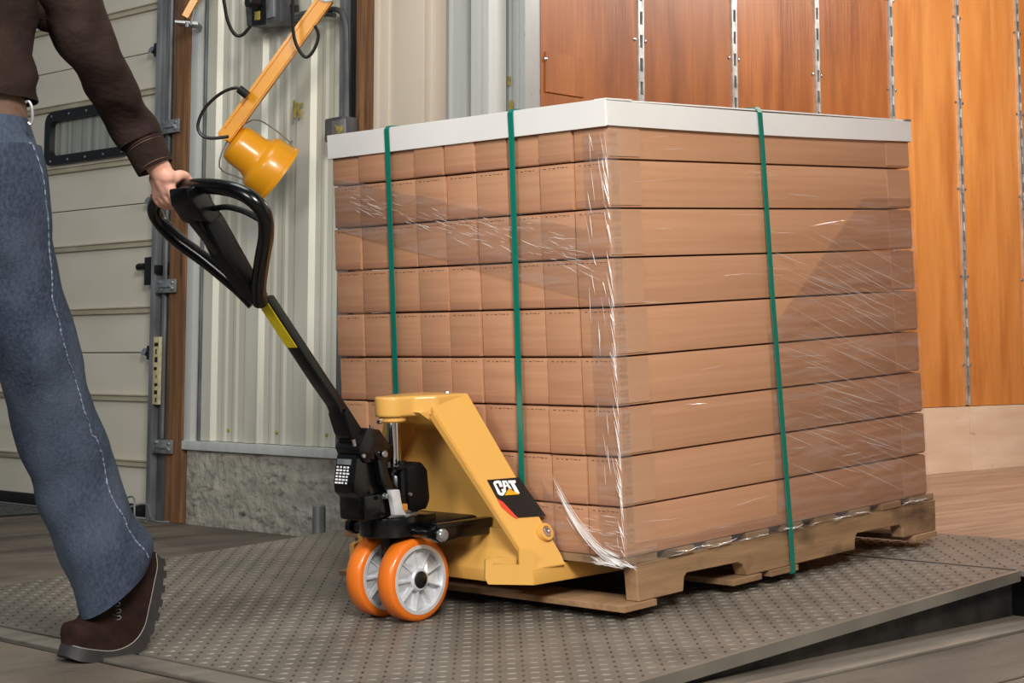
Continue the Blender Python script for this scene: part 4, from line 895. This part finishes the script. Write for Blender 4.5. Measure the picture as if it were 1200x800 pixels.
head = [[(hc.x+.01, hc.y, hc.z+.035, .092), (hc.x-.02, hc.y, hc.z-.01, .082), (hc.x-.045, hc.y, hc.z-.075, .052)],
 [(hc.x-.06, hc.y, hc.z+.05, .045), (hc.x-.062, hc.y, hc.z+.02, .045)],
 [(hc.x-.095, hc.y, hc.z+.02, .010), (hc.x-.118, hc.y, hc.z-.022, .014)],
 [(hc.x-.098, hc.y-.022, hc.z-.062, .008), (hc.x-.103, hc.y, hc.z-.062, .010), (hc.x-.098, hc.y+.022, hc.z-.062, .008)],
 [(hc.x+.005, hc.y-.088, hc.z+.02, .012), (hc.x+.0, hc.y-.09, hc.z-.02, .010)], [(hc.x+.005, hc.y+.088, hc.z+.02, .012), (hc.x+.0, hc.y+.09, hc.z-.02, .010)]]
meb = cap_tubes(body+head, .011, 'b')
# left hand closed round the loop: palm above the bar, fingers over the far side and back underneath
def BAR(t):                                        # centre line of the bar, t along +y from its middle
    K = [(-.842, 0, .900), (-.838, .085, .894), (-.829, .150, .880), (-.814, .188, .857)]
    for p, q in zip(K, K[1:]):
        if t <= q[1]: break
    f = (t-p[1])/(q[1]-p[1]); return LP(p[0]+(q[0]-p[0])*f, .509+t, p[2]+(q[2]-p[2])*f)
def around(t, deg, r):                             # 0 deg = towards -x, 90 = up, 180 = +x, 270 = down (in the x,z plane of the bar)
    a = math.radians(deg); c = BAR(t); return Vector((c.x-math.cos(a)*r, c.y, c.z+math.sin(a)*r))
hand = []
base = WR
kn = []
for i, t in enumerate((.034, .056, .078, .098)):
    L_ = (.95, 1, .96, .8)[i]; fr = (.0098, .010, .0096, .0086)[i]
    k0 = around(t, -5-4*i, .034+.002*(i == 1))
    kn.append(k0)
    hand.append([(*(base.lerp(k0, .2)+Vector((0, (t-.066)*.4, 0))), .021), (*base.lerp(k0, .65), .0155), (*k0, .0125)])
    hand.append([(*k0, .0122), (*around(t, -48, .0335), fr*1.08), (*around(t+.001, -92, .0300), fr*1.02), (*around(t+.002, -140, .0288), fr*.98), (*around(t+.003, -185, .0282), fr*.94), (*around(t+.004, -185-42*L_, .0280), fr*.88)])
hand.append([(*base, .026), (*(base.lerp(kn[1], .5)), .021), (*kn[1], .013)])
hand.append([(*kn[0], .0118), (*kn[1], .0125), (*kn[2], .012), (*kn[3], .011)])
# thumb leaves the side of the palm and closes over the top of the bar
tb_ = base.lerp(kn[0], .40)+Vector((.012, -.012, .004))
hand.append([(*base, .018), (*tb_, .0150), (*around(.030, 62, .0325), .0125), (*around(.040, 108, .0300), .0108), (*around(.052, 150, .0285), .0095)])
hand.append([(*[(-0.9826, 0.5565, 1.0996)][0], .027), (*[(-0.9553, 0.562, 1.0714)][0], .0275), (*base, .026)])
meh = cap_tubes(hand, .0032, 'h')
bm = BM(); bm.from_mesh(meb); bm.from_mesh(meh)
person = obj('person', bm, M['skin'], label='person in dark brown shirt and faded jeans striding left, one hand pulling the truck handle', cat='person', ang=180)
bm = BM()
for s in (-1, 1): bmesh.ops.create_icosphere(bm, subdivisions=3, radius=.0115, matrix=Matrix.Translation((hc.x-.092, hc.y+s*.031, hc.z+.008)))
ey = obj('eye', bm, M['white_plastic'], person, kind='stuff')
bm = BM()
for s in (-1, 1):
    lathe(bm, [(0, .0014), (.0048, .0008), (.0052, 0)], (hc.x-.1030, hc.y+s*.031, hc.z+.008), (-1, 0, 0), 16)
    box(bm, hc.x-.106, hc.y+s*.031-.014, hc.z+.0155, hc.x-.092, hc.y+s*.031+.014, hc.z+.021, .003)
    tube(bm, smooth_path([(hc.x-.095, hc.y+s*.014, hc.z+.034), (hc.x-.102, hc.y+s*.030, hc.z+.038), (hc.x-.092, hc.y+s*.048, hc.z+.033)], 4), .004, 6)
obj('eyebrow', bm, M['hair'], person, kind='stuff')
bm = BM()
bmesh.ops.create_icosphere(bm, subdivisions=4, radius=.104, matrix=Matrix.Translation((hc.x+.022, hc.y, hc.z+.05)))
for v in bm.verts:
    v.co += v.co.normalized()*0
    if v.co.x < hc.x-.045 and v.co.z < hc.z+.075: v.co.x = hc.x-.045+(v.co.x-hc.x+.045)*.1
    v.co += Vector((1, 0, 0))*noise.noise(v.co*40)*.006
obj('hair', bm, M['hair'], person)
def silring(pl, pr_, b, n=28, tilt=0, lean=0.0):
    # elliptical ring: left and right silhouette points (world) and half depth b
    a, c = Vector(pl), Vector(pr_); m = (a+c)/2; h = (c-a)/2; fw = Fh*b+Z*b*tilt; out = []
    for k in range(n):
        t = 2*math.pi*k/n; out.append(m+h*math.cos(t)+fw*math.sin(t))
    return out
def cloth(name, Ls, Rs, bs, m, fold=.006, fs=9, sub=5, thick=.003, tilts=None, stretch=(1, 1, 1)):
    n = len(Ls); Lp = smooth_path(Ls, sub); Rp = smooth_path(Rs, sub); rings = []
    for i in range(len(Lp)):
        q = i/sub; j = min(int(q), n-2); f = q-j
        b = bs[j]*(1-f)+bs[j+1]*f; tl = 0 if not tilts else tilts[j]*(1-f)+tilts[j+1]*f
        rings.append(silring(Lp[i], Rp[i], b, 40, tl))
    bm = BM(); R = []
    for i, r in enumerate(rings):
        c = sum(r, Vector())/len(r); row = []
        for p in r:
            d = (p-c).normalized(); s = Vector((p.x*stretch[0], p.y*stretch[1], p.z*stretch[2]))
            o = noise.noise(s*fs)*fold+noise.noise(s*fs*2.3)*fold*.45+(1-abs(noise.noise(s*fs*1.4+Vector((3, 1, 7))))*2)*fold*.4
            row.append(bm.verts.new(p+d*o))
        R.append(row)
    k = len(R[0])
    for A, B in zip(R, R[1:]):
        for q in range(k): bm.faces.new((A[q], A[(q+1) % k], B[(q+1) % k], B[q]))
    bmesh.ops.recalc_face_normals(bm, faces=bm.faces[:])
    # hem: inner wall
    r = bmesh.ops.solidify(bm, geom=bm.faces[:], thickness=thick)
    return bm
# trailing (near) trouser leg, traced at its own distance along the stride
Ls = [[(-1.4535, 0.6028, 1.0355)][0], [(-1.4241, 0.6158, 0.9498)][0], [(-1.373, 0.6384, 0.8466)][0], [(-1.3266, 0.663, 0.7591)][0], [(-1.2796, 0.6874, 0.6697)][0], [(-1.2294, 0.7233, 0.5782)][0], [(-1.1564, 0.7702, 0.4535)][0], [(-1.096, 0.7978, 0.3488)][0], [(-1.0447, 0.8054, 0.2473)][0], [(-1.0026, 0.8052, 0.1628)][0], [(-0.9636, 0.7953, 0.0693)][0]]
Rs = [[(-1.3163, 0.4564, 1.0705)][0], [(-1.2804, 0.4642, 0.9762)][0], [(-1.2458, 0.5051, 0.8644)][0], [(-1.2006, 0.5309, 0.7771)][0], [(-1.1489, 0.552, 0.6787)][0], [(-1.0998, 0.5912, 0.5745)][0], [(-1.0168, 0.6272, 0.4535)][0], [(-0.9614, 0.6599, 0.3488)][0], [(-0.9186, 0.6705, 0.2817)][0], [(-0.873, 0.6643, 0.2108)][0], [(-0.8686, 0.6822, 0.1636)][0]]
jb = cloth('jeans', Ls, Rs, [.13, .125, .115, .10, .095, .092, .09, .09, .09, .092, .095], M['denim'], fold=.012, fs=8, stretch=(1, 1, .6), tilts=[0]*8+[.15, .3, .4])
jt = obj('jeans', jb, M['denim'], person, ang=60)
# hips and waist of the jeans
Lw = [[(-1.5422, 0.7632, 1.138)][0], [(-1.5404, 0.7699, 1.0864)][0], [(-1.532, 0.7731, 1.0154)][0], [(-1.5153, 0.7694, 0.9354)][0]]
Rw = [[(-1.3032, 0.5191, 1.1326)][0], [(-1.2893, 0.5126, 1.0864)][0], [(-1.2847, 0.4898, 1.0222)][0], [(-1.2776, 0.4942, 0.9515)][0]]
bm = cloth('hips', Lw, Rw, [.135, .14, .15, .14], M['denim'], fold=.003, fs=6); bm.from_mesh(cap_tubes([[(-1.385, .635, 1.03, .105), (-1.375, .61, .94, .105), (-1.345, .615, .84, .088), (-1.30, .625, .76, .070)], [(-1.39, .735, 1.03, .105), (-1.415, .765, .94, .105), (-1.46, .775, .85, .095), (-1.50, .775, .76, .08)], [(-1.385, .69, .93, .085), (-1.39, .69, .90, .075)]], .008, 'c')); obj('jeans_seat', bm, M['denim'], jt, ang=60)
# leading leg (off to the left)
def vloft(ch, m, name, par, fold=.005, fs=8):
    Lq = [Vector(c[:3])-Rv*c[3] for c in ch]; Rq = [Vector(c[:3])+Rv*c[3] for c in ch]
    bm = cloth(name, [tuple(p) for p in Lq], [tuple(p) for p in Rq], [c[3]*.95 for c in ch], m, fold=fold, fs=fs); return obj(name, bm, m, par, ang=60)
vloft([(-1.41, .78, 1.02, .12), (-1.50, .775, .78, .105), (-1.60, .765, .56, .088), (-1.70, .755, .32, .088), (-1.80, .75, .05, .095)], M['denim'], 'jeans_leg', jt)
# outseam stitching on the trailing leg: dashes riding on the right edge
Sp = smooth_path([Vector(p) for p in ([(-1.3474, 0.4257, 1.1003)][0], [(-1.2933, 0.4518, 0.9568)][0], [(-1.2575, 0.4914, 0.8455)][0], [(-1.2362, 0.4849, 0.7536)][0], [(-1.215, 0.4708, 0.7077)][0], [(-1.1839, 0.5074, 0.6424)][0], [(-1.1348, 0.5259, 0.5756)][0], [(-1.0779, 0.5544, 0.487)][0], [(-1.0264, 0.5734, 0.4023)][0], [(-0.9778, 0.5964, 0.3121)][0], [(-0.9257, 0.6115, 0.2465)][0], [(-0.8874, 0.6255, 0.1866)][0])], 14)
from mathutils.bvhtree import BVHTree
def drape(path, root, off=.0012):
    # lay points on the garment's surface (nearest surface point)
    me = root.data; mw = MW[root.name]; bv = BVHTree.FromPolygons([mw @ v.co for v in me.vertices], [list(p.vertices) for p in me.polygons]); out = []
    for p in path:
        c, nr_, i_, d_ = bv.find_nearest(p)
        out.append(c+nr_*off if nr_.dot(p-c) >= 0 else c-nr_*off)
    return out
Sp = drape(Sp, jt, .001); bm = BM()
for i in range(0, len(Sp)-1):
    tube(bm, [Sp[i], Sp[i+1]], .0008 if i % 2 else .0018, 5)
obj('outseam', bm, M['denim_seam'], jt)
bm = BM(); yk = drape([Vector(p) for p in [(-1.4638, 0.4478, 1.0778), (-1.4336, 0.4177, 1.0727), (-1.4154, 0.3997, 1.0693), (-1.3971, 0.3817, 1.0642), (-1.3802, 0.3649, 1.0608)]], bpy.data.objects['jeans_seat']) ; tube(bm, yk, .0022, 5); yk = [p-Z*.008 for p in yk]; tube(bm, yk, .0018, 5); obj('yoke_stitching', bm, M['cap'], jt)
# belt
bm = cloth('belt', [[(-1.5378, 0.7524, 1.1753)][0], [(-1.5392, 0.761, 1.1326)][0]], [[(-1.313, 0.522, 1.1753)][0], [(-1.3055, 0.5218, 1.1309)][0]], [.13, .135], M['belt'], fold=.001, fs=3, thick=.004); bl = obj('belt', bm, M['belt'], person)
bm = BM(); tube(bm, smooth_path([(-1.3408, 0.4669, 1.1578), (-1.336, 0.4618, 1.1596), (-1.3313, 0.459, 1.1474), (-1.328, 0.4597, 1.1229), (-1.3296, 0.4631, 1.1124), (-1.3337, 0.4664, 1.1176)], 6), .003, 8); obj('key_clip', bm, M['galv'], bl)
# shirt: torso and sleeves
Ls = [[(-1.5421, 0.7583, 1.1664)][0], [(-1.5475, 0.758, 1.2019)][0], [(-1.5651, 0.7582, 1.3085)][0], [(-1.5793, 0.752, 1.4329)][0], [(-1.5656, 0.7203, 1.5394)][0], [(-1.4963, 0.638, 1.6069)][0]]
Rs = [[(-1.3014, 0.5108, 1.1717)][0], [(-1.3055, 0.5093, 1.2055)][0], [(-1.3111, 0.4964, 1.3174)][0], [(-1.3169, 0.4832, 1.4329)][0], [(-1.3126, 0.4624, 1.5306)][0], [(-1.3739, 0.5125, 1.6069)][0]]
sb_ = cloth('shirt', Ls, Rs, [.15, .155, .16, .165, .13, .07], M['shirt'], fold=.017, fs=7, stretch=(1, 1, 1.6)); sb_.from_mesh(cap_tubes([[(-1.34, .575, 1.50, .082), (-1.38, .63, 1.52, .085), (-1.41, .69, 1.53, .085), (-1.44, .75, 1.52, .085), (-1.47, .82, 1.505, .082)], [(-1.315, .55, 1.50, .080), (-1.285, .535, 1.42, .070), (-1.25, .53, 1.38, .060)], [(-1.46, .84, 1.50, .08), (-1.49, .88, 1.42, .074), (-1.52, .905, 1.36, .068)], [(-1.40, .69, 1.50, .11), (-1.40, .69, 1.38, .13)]], .008, 'c')); sh_ = obj('shirt', sb_, M['shirt'], person, ang=60)
Ls = [[(-1.3923, 0.5396, 1.5572)][0], [(-1.3398, 0.5287, 1.4729)][0], [(-1.2817, 0.5287, 1.3751)][0], [(-1.2327, 0.5341, 1.3012)][0], [(-1.1752, 0.5427, 1.2421)][0], [(-1.1141, 0.562, 1.1831)][0], [(-1.0586, 0.5848, 1.1375)][0], [(-1.0225, 0.5838, 1.0946)][0]]
Rs = [[(-1.2806, 0.4237, 1.5661)][0], [(-1.2383, 0.4217, 1.4907)][0], [(-1.192, 0.4339, 1.3931)][0], [(-1.1424, 0.441, 1.3048)][0], [(-1.0885, 0.4545, 1.2385)][0], [(-1.0363, 0.481, 1.1906)][0], [(-0.9927, 0.5142, 1.1563)][0], [(-0.9725, 0.5262, 1.1325)][0]]
bm = cloth('sleeve', Ls, Rs, [.075, .075, .070, .068, .064, .060, .055, .050], M['shirt'], fold=.012, fs=10, stretch=(1, 1, .8)); sl = obj('sleeve', bm, M['shirt'], sh_, ang=60)
Ls = [[(-1.0215, 0.5821, 1.0984)][0], [(-0.9958, 0.5893, 1.0703)][0], [(-0.9699, 0.5963, 1.042)][0]]; Rs = [[(-0.9731, 0.5256, 1.14)][0], [(-0.9495, 0.5355, 1.1084)][0], [(-0.9259, 0.5452, 1.0783)][0]]
bm = cloth('cuff', Ls, Rs, [.045, .045, .044], M['shirt'], fold=.0015, fs=8, thick=.004); cf = obj('cuff', bm, M['shirt'], sl, ang=60)
bm = BM()
for l_, r_ in (([(-1.0153, 0.5844, 1.0895)][0], [(-0.9668, 0.5278, 1.1312)][0]), ([(-1.0123, 0.5852, 1.0841)][0], [(-0.9632, 0.5279, 1.1258)][0]), ([(-0.9745, 0.593, 1.0472)][0], [(-0.9306, 0.5419, 1.0834)][0])):
    tube(bm, drape(silring(l_, r_, .05, 40), cf, .0003), .0007, 4, closed=True)
obj('cuff_stitching', bm, M['belt'], cf)
vloft([(-1.46, .86, 1.54, .075), (-1.52, .91, 1.40, .07), (-1.57, .93, 1.27, .064), (-1.68, .92, 1.18, .058), (-1.75, .908, 1.14, .050)], M['shirt'], 'sleeve', sh_)
bm = cloth('collar', [[(-1.4938, 0.6354, 1.6069)][0], [(-1.4821, 0.6169, 1.646)][0]], [[(-1.3689, 0.5074, 1.6069)][0], [(-1.3922, 0.5247, 1.646)][0]], [.072, .062], M['shirt'], fold=.002); obj('collar', bm, M['shirt'], sh_)
# other hand (relaxed, off frame): five fingers
oh = Vector((-1.80, .90, 1.10)); ch = [[(*Vector((-1.77, .90, 1.125)), .026), (*(oh+Vector((-.05, 0, -.035))), .024)]]
for i, dy in enumerate((-.026, -.009, .009, .026)):
    b_ = oh+Vector((-.05, dy, -.035)); ch.append([(*b_, .011), (*(b_+Vector((-.035, dy*.1, -.03))), .009), (*(b_+Vector((-.045, dy*.1, -.06))), .008)])
ch.append([(*(oh+Vector((-.01, -.02, -.01))), .013), (*(oh+Vector((-.045, -.045, -.02))), .010), (*(oh+Vector((-.07, -.045, -.04))), .009)])
bm = BM(); bm.from_mesh(cap_tubes(ch, .004, 'h2')); obj('hand', bm, M['skin'], person, ang=180)
# shoes: sole swept along its side profile, upper lofted above it
def shoe(prof_b, prof_t, up, ymid, hwf, name, axf=None, tongue=True, mw=1):
    # prof_b / prof_t: bottom and top edge of the sole (x,z) from toe to heel, up: height of the upper above it
    n = len(prof_b); pb = smooth_path([(x, 0, z) for x, z in prof_b], 5); pt = smooth_path([(x, 0, z) for x, z in prof_t], 5)
    bm = BM(); rows = []; m_ = len(pb)
    for i in range(m_):
        t = i/(m_-1); w = hwf(t); c = ymid
        rows.append([bm.verts.new((pb[i].x, c-w, pb[i].z)), bm.verts.new((pt[i].x, c-w-.001, pt[i].z)), bm.verts.new((pt[i].x, c+w+.001, pt[i].z)), bm.verts.new((pb[i].x, c+w, pb[i].z))])
    for a, b in zip(rows, rows[1:]):
        for k in range(4): bm.faces.new((a[k], a[(k+1) % 4], b[(k+1) % 4], b[k]))
    bm.faces.new(rows[0][::-1]); bm.faces.new(rows[-1]); bmesh.ops.recalc_face_normals(bm, faces=bm.faces[:])
    so = None
    root = empty(name[0], FW, (pb[m_//2].x, ymid, pb[0].z), None, None) if False else None
    return bm, pb, pt
def build_shoe(pb_, pt_, up_, ymid, par, rot=0):
    hwf = lambda t: .030+.022*math.sin(math.pi*min(1, (t+.06)*1.25))**.5 if t < .55 else .052-.018*((t-.55)/.45)**.8 if t < .93 else .034-.10*(t-.93)
    hw = lambda t: max(.018, (.046*math.sin(math.pi*min(.5, t*2.4+.12)) if t < .16 else .046-.010*(t-.16)/.84))
    bm, pb, pt = shoe(pb_, pt_, None, ymid, hw, ('x',))
    sh = obj('shoe', bm, M['sole'], par, ang=30)
    m_ = len(pt); rings = []
    upp = smooth_path([(x, 0, z) for x, z in up_], 5)
    for i in range(m_):
        t = i/(m_-1); w = hw(t)-.002; b = Vector((pt[i].x, ymid, pt[i].z)); u_ = Vector((upp[i].x, ymid, upp[i].z)); ring = []
        for k in range(17):
            a = math.pi*k/16; s = math.sin(a)**.62; c = math.cos(a)*(1 if t < .35 else 1-.25*s*min(1, (t-.35)*3))
            q = b.lerp(u_, s); wid = w*(abs(c)**.55)*(1 if c >= 0 else -1)
            ring.append(Vector((q.x, ymid-wid, q.z)))
        rings.append(ring)
    bm = BM(); loft(bm, rings)
    for v in bm.verts: v.co += Vector((1, 1, 1))*noise.noise(v.co*28)*.0022
    obj('upper', bm, M['suede'], sh, ang=60)
    # welt stitching
    bm = BM()
    for sgn in (-1, 1):
        for i in range(1, m_-1):
            w = hw(i/(m_-1))+.0005; p = Vector((pt[i].x, ymid+sgn*w, pt[i].z-.001)); q = Vector((pt[i+1].x, ymid+sgn*(hw((i+1)/(m_-1))+.0005), pt[i+1].z-.001))
            for k in range(3): tube(bm, [p.lerp(q, (k+.1)/3), p.lerp(q, (k+.75)/3)], .0012, 4)
    obj('welt_stitching', bm, M['thread'], sh)
    return sh, pb, pt, upp, hw
yS = .750
pb_ = [(-1.0423, -0.02), (-1.0138, -0.0326), (-0.9255, -0.0431), (-0.874, -0.0304), (-0.8405, -0.0002), (-0.8209, 0.0472), (-0.8083, 0.0976), (-0.8026, 0.149), (-0.8104, 0.1766)]
pt_ = [(-1.0345, 0.0047), (-1.0061, -0.0041), (-0.9397, -0.0154), (-0.8884, -0.0043), (-0.8573, 0.0262), (-0.8425, 0.0741), (-0.83, 0.1245), (-0.8216, 0.1583), (-0.8248, 0.1893)]
up_ = [(-1.0326, 0.0136), (-1.0272, 0.0479), (-0.9949, 0.0556), (-0.9785, 0.0929), (-0.9575, 0.132), (-0.9317, 0.1655), (-0.91, 0.192), (-0.8923, 0.2097), (-0.8696, 0.2156)]
s1_, pb, pt, upp, hw = build_shoe(pb_, pt_, up_, yS, person)
bm = BM()      # tread blocks and heel block under the sole
for i in range(9, len(pb)-2, 3):
    d = (pb[i+1]-pb[i]).normalized(); nn = Vector((-d.z, 0, d.x)); nn = nn if nn.dot(pb[i]-pt[i]) > 0 else -nn
    h = .003 if i < 24 else .007
    for sg in (-1, 1):
        a = pb[i]; b = pb[i]+d*.017; y0 = yS+sg*hw(i/(len(pb)-1)); y1 = yS+sg*.008
        P = [(a.x, y0, a.z), (b.x, y0, b.z), (b.x, y1, b.z), (a.x, y1, a.z)]
        slab(bm, P, nn, h)
obj('sole_tread', bm, M['sole'], s1_, smooth=False, kind='stuff')
# stitched toe cap edge, eyelets and laces on the instep
bm = BM()
for k in range(3):
    c = Vector([(-0.9291, 0.0769), (-0.9265, 0.0635), (-0.9261, 0.0504)][k][:1]+(0, 0)); 
eyp = [Vector((a, yS-.040, b)) for a, b in [(-0.9271, 0.0842), (-0.9244, 0.0689), (-0.9239, 0.0539)]]
for p in eyp:
    tube(bm, smooth_path([p+Vector((-.006, .004, .003)), p+Vector((0, -.002, .004)), p+Vector((.004, -.003, 0)), p+Vector((0, -.002, -.004)), p+Vector((-.006, .004, -.004))], 3), .0011, 5)
obj('lace_hook', bm, M['galv'], s1_)
bm = BM()
for (a, b), (c, d) in zip([(-0.9888, 0.0716), (-0.9871, 0.0863), (-0.9831, 0.1008)], [(-0.933, 0.0586), (-0.9335, 0.0736), (-0.9339, 0.0886)]):
    tube(bm, smooth_path([(a, yS+.01, b+.004), ((a+c)/2, yS-.022, (b+d)/2+.010), (c, yS-.040, d)], 4), .0026, 6)
obj('lace', bm, M['wire'], s1_)
# leading shoe flat on the floor, off frame
g = FZ; X0 = -2.06
build_shoe([(X0+x, g+z) for x, z in ((0, .012), (.02, .002), (.08, .0), (.13, 0), (.18, 0), (.22, 0), (.26, 0), (.29, 0), (.30, .004))],
           [(X0+x, g+z) for x, z in ((.003, .03), (.022, .027), (.08, .026), (.13, .027), (.18, .028), (.22, .03), (.26, .031), (.288, .032), (.298, .032))],
           [(X0+x, g+z) for x, z in ((.008, .035), (.03, .075), (.09, .085), (.14, .115), (.17, .15), (.20, .17), (.235, .175), (.265, .17), (.288, .165))], .745, person)
